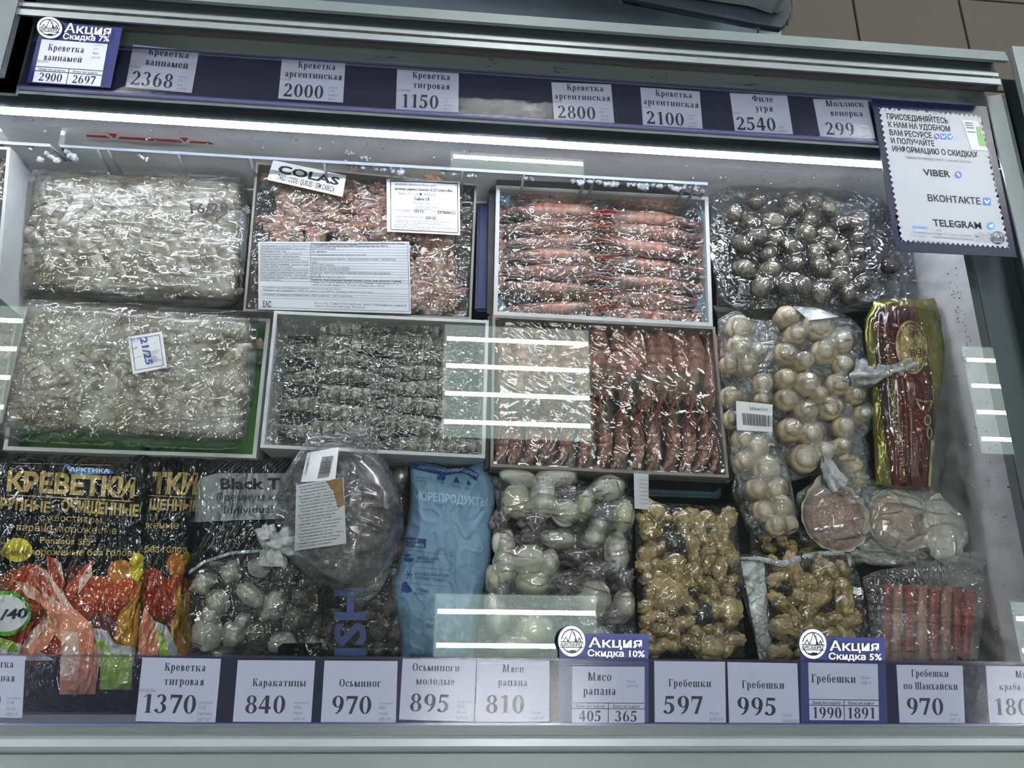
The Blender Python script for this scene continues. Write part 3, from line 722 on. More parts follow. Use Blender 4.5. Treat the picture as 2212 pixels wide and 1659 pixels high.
def price_card(pl, c, names, price, small, sub, label, group, promo=None, name_v=(.2, .42), hn=.125, hp=.29, pu=.4, pv=.86, wide=1.0):
    base = pl.map(*at(c, .5, 1))
    t = thing('price_card', label, 'price card', base, group)
    W_ = math.dist(at(c, 0, .5), at(c, 1, .5)); H_ = math.dist(at(c, .5, 0), at(c, .5, 1)); asp = H_ / W_
    z0 = 0.0
    if promo:
        card(pl, promo['card'], M['navy'], 'promo_card', t, .0002)['label'] = 'navy promotion card behind the price'
        z0 = .0005
        emblem(pl, promo['disc'], t, .0032)
        text(pl, promo['text'], M['white'], 'promo_lettering', t, .0032)
    card(pl, c, M['paper'], 'paper', t, z0 + .0003)
    o = z0 + .0006
    its = []
    for s, v in zip(names, name_v if len(names) > 1 or promo else (.42,)):
        uc = .56 if not promo else .46
        if isinstance(s, tuple): s, uc = s
        u0, u1 = widthfit(s, hn, uc, asp, sx=wide)
        if u1 > .97 or u1 - u0 > .93: w_ = min(.93, u1 - u0); u0, u1 = .965 - w_, .965
        its.append((s, *line_at(c, u0, u1, v, hn), 'serif'))
    text(pl, its, M['ink'], 'name_lettering', t, o)
    if promo:
        y1, y2 = .64, .74
        bm = poly_bm([linep(at(c, 0, y1), at(c, 1, y1), 1.6), linep(at(c, 0, y2), at(c, 1, y2), 1.6), linep(at(c, .5, y1), at(c, .5, 1), 1.6),])
        lay(pl, bm, M['ink'], 'rule', t, o)
        its = []
        for s, uc, d in ((price[0], .25, 0), (price[1], .745, 0)):
            u0, u1 = widthfit(s, .19, uc, asp, sx=.92); its.append((s, *line_at(c, u0, u1, .965, .19), 'serif'))
        text(pl, its, M['ink'], 'price_lettering', t, o)
        its = [('Цена без карты', *line_at(c, .05, .45, .72, .055), 'serif'), ('Цена по карте', *line_at(c, .56, .93, .72, .055), 'serif')]
        text(pl, its, M['ink'], 'small_lettering', t, o)
    else:
        u0, u1 = widthfit(price, hp, pu, asp); text(pl, [(price, *line_at(c, u0, u1, pv, hp), 'serif')], M['ink'], 'price_lettering', t, o)
    its = []
    for s, u, v, h in small:
        w = sans(s)[2] / .73 * h * asp * .62
        its.append((s, *line_at(c, u, min(u + w, 1.0), v, h), 'sans', .0))
    if sub: its.append((sub, *line_at(c, .01, .01 + sans(sub)[2] / .73 * .055 * asp * .62, .535, .055)))
    text(pl, its, M['grey_ink'], 'fine_print', t, o)
    return t
def emblem(pl, d, t, off, simple=False, bg=True):
    cx, cy, rx, ry, sk = d          # sk: slant of the horizontal
    def q(x, y): return (cx + x * rx, cy + y * ry + x * rx * sk)
    def Q(ps): return [q(*p) for p in ps]
    if bg:
        card(pl, Q(ell(0, 0, 1.05, 1.05)), M['navy'], 'emblem_rim', t, off - .0002)
        card(pl, Q(ell(0, 0, 1, 1)), M['white'], 'emblem_disc', t, off)
    ps = [Q(p) for p in ringp(0, 0, .80, .80, .07, 24, 188, 352)] + [Q(p) for p in ringp(0, 0, .80, .80, .07, 16, 22, 158)]
    # three peaks with shaded sides, a banner, a fish
    ps += [Q(p) for p in ([(-.28, .0), (-.1, -.45), (.0, -.8), (.03, -.72), (-.06, -.42), (-.22, .0)],
        [(.0, -.8), (.22, -.5), (.42, .05), (.2, .05), (.24, -.25), (.08, -.55)], [(-.68, .05), (-.45, -.3), (-.4, -.26), (-.62, .05)], [(-.45, -.32), (-.22, .05), (-.32, .05), (-.42, -.2)],
        [(.4, .02), (.55, -.3), (.72, .05), (.62, .05), (.54, -.14), (.46, .05)],
        [(-.85, .02), (.85, .02), (.85, .07), (-.85, .07)], [(-.85, .38), (.85, .38), (.85, .43), (-.85, .43)])]
    ps += [Q([(-.4, .58), (-.25, .64), (0, .56), (.25, .58), (.4, .66), (.25, .73), (0, .75), (-.25, .68), (-.4, .74), (-.34, .66)])]
    lay(pl, poly_bm(ps), M['navy_dark'], 'emblem_drawing', t, off + .0003)
    text(pl, [('АЙСБЕРЕГ', q(-.86, .34), q(.86, .34), (0, -.24 * ry), 'sans', .02)], M['navy_dark'], 'emblem_lettering', t, off + .0004)

FG, BG_ = 'price cards in the front strip', 'price cards in the rear strip'
def sm(a, b, c, d=None, u=.77, v=(.70, .785, .875, .965)):
    r = []
    for s, vv, h in zip((a, b, c, d), v, (.035, .06, .05, .06)):
        if s: r.append((s, u, vv, h))
    return r
RR = 'размерный ряд'
price_card(sf, [(-95, 1413), (55, 1416), (48, 1551), (-102, 1548)], [('Креветка', .57), ('очищенная', .55)], '870', sm(RR, '31-40', 'Россия', 'руб/1 кг'), None, 'white price card cut by the left edge, ending in ка and ая', FG, wide=.8)
price_card(sf, [(308, 1420), (478, 1423), (465, 1562), (293, 1558)], ['Креветка', 'тигровая'], '1370', sm(RR, '21-25', 'Бангладеш', 'руб/1 шт'), 'Без головы', 'white price card for tiger shrimp below the black and gold bags', FG, wide=.84)
price_card(sf, [(514, 1426), (681, 1427), (672, 1560), (503, 1559)], ['Каракатицы'], '840', sm(RR, '40-60', 'Россия', 'руб/1 кг'), None, 'white price card for cuttlefish, one long word, below the grey banded bag', FG, wide=.84)
price_card(sf, [(701, 1427), (859, 1428), (855, 1561), (693, 1560)], [('Осьминог', .5)], '970', sm(RR, '1000+', 'Россия', 'руб/1 кг'), None, 'white price card for octopus, one short word, below the milky octopus bag', FG, wide=.84)
price_card(sf, [(870, 1422), (1029, 1424), (1023, 1559), (862, 1554)], [('Осьминоги', .46), ('молодые', .46)], '895', sm(RR, '40-60', 'Россия', 'руб/1 кг'), None, 'white price card for young octopus, two words, below the light blue bag', FG, wide=.84)
price_card(sf, [(1031, 1424), (1187, 1427), (1186, 1559), (1026, 1559)], [('Мясо', .5), ('рапана', .5)], '810', sm(None, None, 'Россия', 'руб/1 кг'), None, 'white price card for whelk meat, glare across it, touching the young octopus card', FG, wide=.84)
def promo_f(cx, cy, x0, x1, yt, yb, disc, pct, sk=0.0, xo=0):
    return dict(card=[(x0, disc[1] - 4), (disc[0], disc[1] - 24), (disc[0] + 30, yt), (x1, yt + sk * 2), (x1 + xo, yb), (x0 + xo * .5, yb - 2)], disc=disc,
        text=[('Акция', (disc[0] + 36, yt + 28), (x1 - 16, yt + 29), (0, -21), 'sans', .015), ('Скидка ' + pct, (disc[0] + 34, yt + 47), (x1 - 10, yt + 49), (0, -14), 'sans', .02)])
price_card(sf, [(1236, 1439), (1392, 1440), (1392, 1563), (1235, 1562)], [('Мясо', .38), ('рапана', .38)], ('405', '365'), [('Россия', .76, .28, .05), ('руб/0,5кг', .76, .36, .055)], None, 'navy topped whelk meat promotion card standing before the cuttlefish bag', FG,
    promo=promo_f(0, 0, 1208, 1401, 1369, 1560, (1234, 1384, 29, 33, .02), '10%'), name_v=(.25, .5), hn=.15, wide=.84)
price_card(sf, [(1413, 1427), (1566, 1429), (1568, 1561), (1414, 1560)], [('Гребешки', .5)], '597', sm(None, None, 'Россия', 'руб/0,3 кг'), None, 'white scallop price card right after the whelk promotion card', FG, wide=.84)
price_card(sf, [(1571, 1430), (1722, 1433), (1727, 1565), (1575, 1562)], [('Гребешки', .5)], '995', sm(None, None, 'Россия', 'руб/0,5 кг'), None, 'white scallop price card just before the scallop promotion card', FG, wide=.84)
price_card(sf, [(1745, 1431), (1895, 1434), (1898, 1556), (1748, 1555)], [('Гребешки', .36)], ('1990', '1891'), [('Россия', .76, .27, .05), ('руб/1 кг', .76, .36, .055)], None, 'navy topped scallop promotion card standing before the smaller whelk pack', FG,
    promo=promo_f(0, 0, 1728, 1911, 1376, 1566, (1753, 1390, 29, 32, .03), '5%', 1, 6), name_v=(.34,), hn=.14, wide=.84)
price_card(sf, [(1936, 1436), (2079, 1438), (2084, 1562), (1943, 1561)], [('Гребешки', .5), ('по Шанхайски', .5)], '970', sm(None, None, 'Россия', 'руб/1 кг'), None, 'white price card for Shanghai scallops below the crab strips', FG, wide=.78)
price_card(sf, [(2129, 1438), (2280, 1441), (2287, 1563), (2137, 1561)], [('Мясо', .55), ('краба стриж', .5)], '1800', sm(None, None, 'Россия', 'руб/1 кг'), None, 'white price card for crab meat cut by the right edge', FG, wide=.8, pu=.42)
BS = dict(name_v=(.195, .44), hn=.16, hp=.33, pu=.38, pv=.94, wide=.98)
def smb(a, b, c, d): return sm(a, b, c, d, v=(.66, .76, .86, .96))
sbp = Plane(P(1080, 252, .927), (0, math.cos(math.radians(22)), math.sin(math.radians(22))))
price_card(sbp, [(91, 85), (233, 96), (217, 187), (71, 177)], [('Креветка', .40), ('ваннамей', .38)], ('2900', '2697'), [(RR, .8, .06, .04), ('16-20', .8, .16, .06), ('Индия', .8, .26, .06), ('руб/1,8кг', .8, .36, .06)], 'Без головы', 'navy topped vannamei promotion card in the rear strip by the corner', BG_,
    promo=dict(card=[(82, 82), (90, 62), (128, 42), (140, 50), (265, 60), (239, 190), (58, 178)], disc=(110, 62, 27, 23, .08),
        text=[('Акция', (141, 72), (241, 79), (3, -20), 'sans', .015), ('Скидка 7%', (138, 86), (238, 92), (2, -12), 'sans', .02)]), name_v=(.25, .48), hn=.15, wide=.92)
for c, nm, pr, s4, sub, lab in [
    ([(288, 97), (430, 112), (414, 201), (271, 188)], ['Креветка', 'ваннамей'], '2368', (RR, '21-25', 'Индия', 'руб/1,8 кг'), 'Без головы', 'white vannamei shrimp card in the rear strip beside the navy topped card'),
    ([(609, 128), (746, 137), (741, 222), (601, 213)], ['Креветка', 'аргентинская'], '2000', (RR, '51-100', 'Аргентина', 'руб/2 кг'), 'Без головы', 'white Argentine headless shrimp card behind the sealed box of tails'),
    ([(858, 150), (991, 159), (990, 243), (855, 237)], ['Креветка', 'тигровая'], '1150', (RR, '16-20', 'Бангладеш', 'руб/1 шт'), 'Неразделанная', 'white unpeeled tiger shrimp card in the rear strip beside the glare'),
    ([(1191, 178), (1320, 183), (1327, 266), (1197, 260)], ['Креветка', 'аргентинская'], '2800', (RR, '10-20', 'Аргентина', 'руб/2 кг'), 'С головой', 'white Argentine whole shrimp card in the rear strip just after the glare'),
    ([(1383, 189), (1511, 198), (1518, 281), (1389, 272)], ['Креветка', 'аргентинская'], '2100', (RR, '21-30', 'Аргентина', 'руб/2 кг'), 'С головой', 'white Argentine whole shrimp card next to the eel fillet card'),
    ([(1576, 201), (1700, 207), (1713, 290), (1588, 286)], ['Филе', 'угря'], '2540', (None, None, 'Китай', 'руб/1 кг'), 'В соусе', 'white eel fillet card in the rear strip'),
    ([(1756, 214), (1875, 216), (1891, 300), (1772, 296)], ['Моллюск', 'венерка'], '299', (RR, '200-300', 'Чили', 'руб/0,5кг'), None, 'white clam price card in the rear strip touching the poster')]:
    price_card(sb, c, nm, pr, smb(*s4), sub, lab, BG_, **BS)

# poster on the glass
pp = Plane(P(2000, 380, .930), (0, 1, 0)); 
po = thing('poster', 'navy bordered white poster with a stamp edge about messenger channels', 'poster', pp.map(2040, 545))
PC = [(1883, 212), (2131, 230), (2197, 556), (1935, 542)]
card(pp, PC, M['navy_dark'], 'backing', po, 0, .001)
SC = [(1896, 232), (2118, 249), (2181, 538), (1945, 523)]
def scallop(c, n=(22, 24)):
    out = []
    for (a, b, m, s) in ((0, 1, n[0], 1), (1, 2, n[1], 1), (2, 3, n[0], 1), (3, 0, n[1], 1)):
        A, B = c[a], c[b]; d = (B[0] - A[0], B[1] - A[1]); l = math.hypot(*d); nn = (-d[1] / l, d[0] / l)
        for i in range(m * 4):
            t = i / (m * 4); w = .5 - .5 * math.cos(2 * math.pi * t * m)
            out.append((A[0] + d[0] * t + nn[0] * w * 5.5, A[1] + d[1] * t + nn[1] * w * 5.5))
    return out
sp = scallop(SC); o = lay(pp, poly_bm([sp]), M['poster_white'], 'stamp_sheet', po, .0006)
def pos(u, v): return at(SC, u, v)
def prow(s, u0, u1, v, h, bold=.0):
    A, B, T = pos(u0, v), pos(u1, v), pos(u0, v - h); return (s, A, B, (T[0] - A[0], T[1] - A[1]), 'sans', bold)
text(pp, [prow('ПРИСОЕДИНЯЙТЕСЬ', .07, .66, .085, .042, .02), prow('К НАМ НА УДОБНОМ', .07, .665, .145, .042, .02), prow('ВАМ РЕСУРСЕ', .07, .475, .205, .042, .02),
    prow('И ПОЛУЧАЙТЕ', .07, .485, .265, .042, .02), prow('ИНФОРМАЦИЮ О СКИДКАХ', .07, .885, .325, .042, .02), prow('VIBER', .325, .58, .49, .05, .02), prow('ВКОНТАКТЕ', .325, .815, .68, .05, .015), prow('TELEGRAM', .33, .775, .865, .052, .02)], M['ink'], 'lettering', po, .001)
text(pp, [prow('Наведите камеру смартфона на QR-код', .18, .8, .372, .022), prow('или', .35, .395, .905, .018), prow('1. Откройте приложение VK, Telegram на смартфоне.', .1, .74, .93, .018), prow('2. В поиске', .1, .235, .955, .018), prow('введите название сообщества', .3, .68, .955, .018),
    prow('3. Нажмите «Подписаться».', .1, .44, 1.0 - .005, .016)], M['grey_ink'], 'fine_print', po, .001)
text(pp, [prow('@AISBEREG', .13, .27, .893, .02, .01)], M['tg'], 'address_lettering', po, .001)
for (u, v, r, mt) in ((.52, .19, .028, 'viber'), (.585, .187, .028, 'vk'), (.65, .184, .028, 'tg'), (.655, .468, .034, 'viber'), (.875, .655, .036, 'vk'), (.865, .838, .036, 'tg')):
    c_ = pos(u, v); w = pos(u + r, v)[0] - c_[0]
    sh_ = ell(c_[0], c_[1], w, w * 1.02, 20) if mt != 'vk' else [(c_[0] - w, c_[1] - w), (c_[0] + w, c_[1] - w * .9), (c_[0] + w * 1.1, c_[1] + w), (c_[0] - w * .9, c_[1] + w * .9)]
    lay(pp, poly_bm([sh_]), M[mt], 'icon', po, .001)
    ic = {'viber': [linep((c_[0] - w * .4, c_[1] - w * .4), (c_[0] + w * .4, c_[1] + w * .4), w * .4)], 'vk': [linep((c_[0] - w * .6, c_[1] - w * .4), (c_[0], c_[1] + w * .5), w * .35), linep((c_[0], c_[1] + w * .5), (c_[0] + w * .6, c_[1] - w * .4), w * .35)],
          'tg': [[(c_[0] - w * .7, c_[1]), (c_[0] + w * .6, c_[1] - w * .5), (c_[0] + w * .3, c_[1] + w * .6)]]}[mt]
    lay(pp, poly_bm(ic), M['white'], 'icon_mark', po, .0014)
c_ = pos(.905, .925); emblem(pp, (c_[0], c_[1], 18, 17, .08), po, .0012, bg=False)
gs = [pos(.80, .05), pos(.955, .05), pos(.985, .27), pos(.83, .27)]
gr = card(pp, gs, M['badge'], 'small_sticker', po, .0012)
lay(pp, poly_bm([[at(gs, .75, .2), at(gs, .98, .2), at(gs, .98, .85), at(gs, .6, .85)]]), M['greenstick'], 'sticker_print', po, .0018)
ps = [linep(at(gs, .1, v), at(gs, .6, v), 2) for v in (.1, .18, .26, .4)]
lay(pp, poly_bm(ps), M['grey_ink'], 'sticker_lines', po, .0018)
ws = []
for q in range(5):
    for i in range(12):
        f = lambda i: pos(.70 + .17 * i / 12, .90 + .014 * q + .008 * math.sin(i * 1.2))
        ws.append(linep(f(i), f(i + 1), .9))
lay(pp, poly_bm(ws), M['grey_ink'], 'postmark_waves', po, .001)

# wire basket
def tube(name, pts, r, mat, parent, n=6):
    vs = []; fs = []
    for i, p in enumerate(pts):
        p = Vector(p); d = (Vector(pts[min(i + 1, len(pts) - 1)]) - Vector(pts[max(i - 1, 0)])).normalized()
        a = d.orthogonal().normalized(); b = d.cross(a)
        rr = r[i] if isinstance(r, (list, tuple)) else r
        for k_ in range(n):
            t = 2 * math.pi * k_ / n; vs.append(p + (a * math.cos(t) + b * math.sin(t)) * rr)
    for i in range(len(pts) - 1):
        for k_ in range(n): fs.append((i * n + k_, i * n + (k_ + 1) % n, (i + 1) * n + (k_ + 1) % n, (i + 1) * n + k_))
    fs += [tuple(range(n))[::-1], tuple(range(len(vs) - n, len(vs)))]
    return mesh(name, vs, fs, mat, parent, True)
zw = .822
wb = thing('wire_basket', 'white wire basket behind the boxes, rimed with frost', 'basket', P(800, 372, .60))
yw = P(800, 355, zw).y
xl = P(130, 318, zw).x; xr = P(1530, 425, zw).x
tube('rim_wire', [(xl, yw, zw - .03), (xl, yw, zw), (xr, yw, zw), (xr, yw, zw - .03)], .0022, M['wire'], wb)
tube('rim_wire', [(FX0, yw, zw), (xl - .012, yw, zw), (xl - .006, yw, zw - .03)], .0022, M['wire'], wb)
tube('lower_wire', [(FX0, yw, zw - .075), (xr, yw, zw - .075)], .0020, M['wire'], wb)
for px in (205, 228, 382, 539, 700, 845, 867, 1000, 1132, 1262, 1282, 1478, 1500):
    x = P(px, 355, zw).x
    tube('upright_wire', [(x, yw - .001, zw), (x, yw - .004, zw - .02), (x, yw - .004, zw - .22)], .0020, M['wire'], wb)

def blobs(name, centers, parent, mat, seed=0, flat=.7):
    """frost clumps: many small lumps joined, nobody could count them"""
    rnd_ = random.Random(seed); vs = []; fs = []
    bm0 = bmesh.new(); bmesh.ops.create_icosphere(bm0, subdivisions=2, radius=1); bv = [v.co.copy() for v in bm0.verts]; bf = [tuple(v.index for v in f.verts) for f in bm0.faces]; bm0.free()
    for c, r in centers:
        s = rnd_.random() * 90; n = len(vs)
        for v in bv:
            k_ = 1 + .45 * N3(v.x * 1.7 + s, v.y * 1.7, v.z * 1.7) + .2 * N3(v.x * 5 + s, v.y * 5, v.z * 5)
            vs.append(Vector(c) + v * (r * k_) * 1.0)
        fs += [tuple(i + n for i in f) for f in bf]
    o = mesh(name, vs, fs, mat, parent, True); o['kind'] = 'stuff'; return o
rg = random.Random(4)
cs = []
for (x0, x1, y0, y1, n, r0, r1) in ((60, 90, 315, 345, 6, 4, 8), (130, 165, 318, 345, 7, 4, 8), (100, 125, 330, 350, 6, 5, 9), (300, 330, 335, 352, 6, 3, 6), (745, 802, 352, 362, 16, 3, 6), (810, 870, 362, 372, 14, 3, 6), (955, 1030, 370, 380, 16, 3, 5), (1120, 1155, 378, 388, 10, 3, 6), (1228, 1260, 384, 396, 12, 4, 7),
        (1270, 1335, 388, 400, 20, 4, 7), (1340, 1400, 392, 405, 22, 4, 7), (1405, 1470, 396, 408, 22, 4, 7), (740, 800, 325, 345, 14, 2, 4), (1475, 1520, 402, 412, 10, 3, 5)):
    for _ in range(n): 
        px = rg.uniform(x0, x1); py = lerp(y0, y1, (px - x0) / (x1 - x0)) + rg.uniform(-4, 4)
        cs.append((P(px, py, zw - .006), rg.uniform(r0, r1) * .00055))
for _ in range(70):
    px = rg.uniform(20, 1870); py = 325 + .071 * (px - 1080) + rg.choice((8, 26)) + rg.uniform(-5, 5); q = wmap(px, py); cs.append((q, rg.uniform(.0008, .002)))
fr_ = blobs('frost', cs, None, M['frost'], 2)
tag(fr_, 'white frost clumps growing on the rear wires and back wall', 'frost')
cs = []
for i in range(150):
    if i < 100: y = rg.choice((610, 700, 740, 900, 1060, 1330)) + rg.uniform(-60, 60); z = .85 - .02 * rg.random() + .0
    else: y = rg.uniform(560, 1380); z = rg.uniform(.79, .868)
    px = 2146; a = P(px, y, .87); cs.append(((XW - .001, a.y, z), rg.uniform(.0005, .0014)))
fr2 = blobs('frost', cs, None, M['frost'], 9)
tag(fr2, 'frost beads on the right side wall of the freezer', 'frost')

# ---------------------------------------------------------------- food shapes
def vcol(c, f, j=0): return tuple(max(0, x * f + j) for x in c)
def shrimp_meshes(kind, seed, bend=.9, head=False, wid=.095):
    """parts of one shrimp, chord along X (tail at -0.5, front at 0.5), curved in plan"""
    R_ = random.Random(seed); n = 30; m = 10
    pts = [(0, 0)]; th = 0
    for i in range(n):
        s = (i + .5) / n; kk = bend * (1.6 * max(0, .62 - s) / .62 + .35) / n * 1.2 if head else bend * 1.1 / n
        th += kk; pts.append((pts[-1][0] + math.cos(th) / n, pts[-1][1] + math.sin(th) / n))
    a, b = pts[0], pts[-1]; ang = math.atan2(b[1] - a[1], b[0] - a[0]); L = math.dist(a, b)
    q = [(((x - a[0]) * math.cos(ang) + (y - a[1]) * math.sin(ang)) / L - .5, (-(x - a[0]) * math.sin(ang) + (y - a[1]) * math.cos(ang)) / L) for x, y in pts]
    dep = sum(p[1] for p in q) / len(q); q = [(x, y - dep) for x, y in q]
    vs = []; fs = []; cs = []
    for i in range(n + 1):
        s = i / n; x, y = q[i]
        i0, i1 = max(0, i - 1), min(n, i + 1); dx, dy = q[i1][0] - q[i0][0], q[i1][1] - q[i0][1]; l = math.hypot(dx, dy); nx, ny = -dy / l, dx / l
        if head:
            if s < .55: pr = .30 + .70 * min(1, (s / .40)) ** .8
            else: pr = 1.02 - .12 * abs(s - .66) if s < .78 else max(.06, 1 - ((s - .78) / .22) ** 1.5)
            seg = (s / .55 * 6) % 1 if s < .55 else .5
        else:
            pr = .34 + .66 * min(1, s / .55) ** .8; pr *= 1 if s < .93 else max(.15, 1 - ((s - .93) / .07) ** 2 * .75)
            seg = (s * 6) % 1
        r = wid * pr * (1 + (.10 * (seg - .5) if (not head or s < .55) else 0))
        for k_ in range(m):
            t = 2 * math.pi * k_ / m; ca, sa = math.cos(t), math.sin(t)
            vs.append((x + nx * r * ca, y + ny * r * ca, r * 1.05 * sa)); 
            jn = 1 if (seg < .14 or seg > .93) and (not head or s < .56) else 0
            nz = 1 + .35 * N3(x * 6 + seed, y * 9, sa * 2)
            if kind == 'tiger':
                c = (.30, .295, .225) if not jn else (.075, .075, .065)
                if s < .2: c = vcol(c, .6)
                if seg < .4 and not jn: c = (.19, .185, .14)
            elif kind == 'red':
                c = (.45, .20, .14) if not jn else (.24, .085, .06)
                if ca < -.5: c = (.50, .33, .24)
                if head and s > .6: c = (.40, .22, .15) if N3(x * 5 + seed * 7.3, ca * 1.5, seed * 1.7) < .18 else (.14, .12, .10)
            elif kind == 'pink':
                c = (.56, .255, .165) if not jn else (.42, .16, .10)
                if s > .78: c = (.60, .50, .40)
                if ca < -.3: c = (.55, .36, .27)
            else:
                c = (.53, .49, .41) if not jn else (.30, .29, .23)
                if s < .22: c = (.20, .17, .14)
            cs.append(vcol(c, nz))
    for i in range(n):
        for k_ in range(m): fs.append((i * m + k_, i * m + (k_ + 1) % m, (i + 1) * m + (k_ + 1) % m, (i + 1) * m + k_))
    fs += [tuple(range(m))[::-1], tuple(range(n * m, n * m + m))]
    mat = {'tiger': 'shrimp_tiger', 'red': 'shrimp_red', 'pink': 'shrimp_red', 'grey': 'shrimp_grey'}[kind]
    def mk(nm, vs, fs, mat, cs=None, smooth=True):
        me = bpy.data.meshes.new(nm); me.from_pydata(vs, [], fs); me.materials.append(M[mat]); 
        if smooth: me.shade_smooth()
        if cs: setcol(me, cs)
        return (nm, me)
    out = [mk('body', vs, fs, mat, cs)]
    # tail fan
    tx, ty = q[0]; d = math.atan2(q[0][1] - q[2][1], q[0][0] - q[2][0]); vs = []; fs = []; cs = []
    fl = .13 if head else .2
    for a_ in (-.62, -.22, .22, .62):
        n0 = len(vs); aa = d + a_
        for i in range(7):
            s = i / 6; w = fl * .26 * math.sin(math.pi * (.12 + .78 * s)) ; cx_, cy_ = tx + math.cos(aa) * fl * s, ty + math.sin(aa) * fl * s
            for sg, zz in ((-1, 0), (0, .012), (1, 0)):
                vs.append((cx_ - math.sin(aa) * w * sg, cy_ + math.cos(aa) * w * sg, zz + .004 * a_ * 4))
                cs.append({'tiger': (.10, .10, .09), 'red': (.42, .15, .10), 'pink': (.50, .20, .13), 'grey': (.16, .11, .10)}[kind])
        for i in range(6):
            for k_ in (0, 1): fs.append((n0 + i * 3 + k_, n0 + i * 3 + k_ + 1, n0 + i * 3 + k_ + 4, n0 + i * 3 + k_ + 3))
    out.append(mk('tail_fan', vs, fs, mat, cs))
    if head:
        hx, hy = q[-1]; hd = math.atan2(q[-1][1] - q[-4][1], q[-1][0] - q[-4][0])
        def tb(nm, paths, mat):
            vs = []; fs = []
            for pts, r in paths:
                n0 = len(vs)
                for i, p in enumerate(pts):
                    rr = r * (1 - .7 * i / (len(pts) - 1)); j = min(i, len(pts) - 2); dx, dy = pts[j + 1][0] - pts[j][0], pts[j + 1][1] - pts[j][1]; l = math.hypot(dx, dy) or 1
                    for k_ in range(4):
                        t = math.pi / 2 * k_; vs.append((p[0] - dy / l * rr * math.cos(t), p[1] + dx / l * rr * math.cos(t), p[2] + rr * math.sin(t)))
                for i in range(len(pts) - 1):
                    for k_ in range(4): fs.append((n0 + i * 4 + k_, n0 + i * 4 + (k_ + 1) % 4, n0 + (i + 1) * 4 + (k_ + 1) % 4, n0 + (i + 1) * 4 + k_))
            return mk(nm, vs, fs, mat)
        def path(x, y, a_, L_, cv, z0=.03, n_=9):
            r = []; 
            for i in range(n_):
                r.append((x, y, z0 + .03 * math.sin(i * 1.1 + x * 9) * .5 + .03)); x += math.cos(a_) * L_ / n_; y += math.sin(a_) * L_ / n_; a_ += cv / n_
            return r
        bx, by = hx - math.cos(hd) * .03, hy - math.sin(hd) * .03
        out.append(tb('rostrum', [(path(hx - math.cos(hd) * .1, hy - math.sin(hd) * .1, hd, .22, .1, .06, 5), .014)], 'whisker'))
        out.append(tb('antennae', [(path(bx, by, hd + R_.uniform(-.25, .25), R_.uniform(.3, .55), R_.uniform(-1.3, 1.3)), .0075) for _ in range(4)], 'whisker'))
        out.append(tb('legs', [(path(bx - .1 * k_ * math.cos(hd), by - .1 * k_ * math.sin(hd), hd - .45 - .1 * k_, .2, -.4), .010) for k_ in range(3)], 'whisker_pale'))
        bm = bmesh.new()
        for sg in (-1, 1):
            mt = Matrix.Translation((hx - math.cos(hd) * .035 - math.sin(hd) * .028 * sg, hy - math.sin(hd) * .035 + math.cos(hd) * .028 * sg, .035))
            bmesh.ops.create_icosphere(bm, subdivisions=2, radius=.017, matrix=mt)
        me = bpy.data.meshes.new('eyes'); bm.to_mesh(me); bm.free(); me.materials.append(M['eye']); me.shade_smooth(); out.append(('eyes', me))
    return out
SH = {}
def shrimp_set(key, kind, head, bends, wid):
    SH[key] = [shrimp_meshes(kind, i * 7 + len(key), b, head, wid) for i, b in enumerate(bends)]
shrimp_set('red_long', 'red', True, (.9, 1.2, .7, 1.5), .108)
shrimp_set('red_straight', 'red', True, (.12, -.15, .25, .05), .094)
shrimp_set('tiger', 'tiger', False, (.25, -.3, .15, .4), .125)
shrimp_set('pink', 'pink', False, (1.3, .8, 1.7, .4), .17)
shrimp_set('grey', 'grey', False, (.5, .9, .2, .7), .17)
def put(meshes, name, px, py, z, ang, Lpx, parent=None, label=None, cat=None, group=None, roll=0, flip=1, tilt=0, as_part=False):
    """lay a copied piece: ang in degrees as seen, clockwise from right"""
    a = math.radians(ang); d = (math.cos(a) * Lpx / 2, math.sin(a) * Lpx / 2)
    A = P(px - d[0], py - d[1], z); B = P(px + d[0], py + d[1], z); v = B - A; L = v.length
    mt = Matrix.Translation(P(px, py, z)) @ Matrix.Rotation(math.atan2(v.y, v.x), 4, 'Z') @ Matrix.Rotation(tilt, 4, 'Y') @ Matrix.Rotation(roll, 4, 'X') @ Matrix.Diagonal((L, L * flip, L, 1))
    if len(meshes) == 1 or as_part:
        o = bpy.data.objects.new(name, meshes[0][1]); C.objects.link(o)
        if parent is not None: o.parent = parent; mt = Matrix.Translation(-root_off(parent)) @ mt
        o.matrix_basis = mt
        if as_part:
            for nm, me in meshes[1:]: c = bpy.data.objects.new(nm, me); C.objects.link(c); c.parent = o
    else:
        o = bpy.data.objects.new(name, None); C.objects.link(o); o.empty_display_size = .01; o.matrix_basis = mt
        for nm, me in meshes: c = bpy.data.objects.new(nm, me); C.objects.link(c); c.parent = o
    return tag(o, label, cat, group)
ORD = ['first', 'second', 'third', 'fourth', 'fifth', 'sixth', 'seventh', 'eighth', 'ninth', 'tenth', 'eleventh', 'twelfth', 'thirteenth', 'fourteenth', 'fifteenth', 'sixteenth']

def rowlab(pts, noun, where, tol=22):
    """labels by row from the back and place in the row; noun may be a list"""
    idx = sorted(range(len(pts)), key=lambda i: pts[i][1]); rows = []
    for i in idx:
        if rows and pts[i][1] - pts[rows[-1][0]][1] < tol: rows[-1].append(i)
        else: rows.append([i])
    out = [''] * len(pts)
    for a, rw in enumerate(rows):
        for b, i in enumerate(sorted(rw, key=lambda k_: pts[k_][0])):
            nn = noun if isinstance(noun, str) else noun[i]
            out[i] = '%s, %s from the left, %s row from the back %s' % (nn, ORD[min(b, 15)], ORD[min(a, 15)], where)
    return out

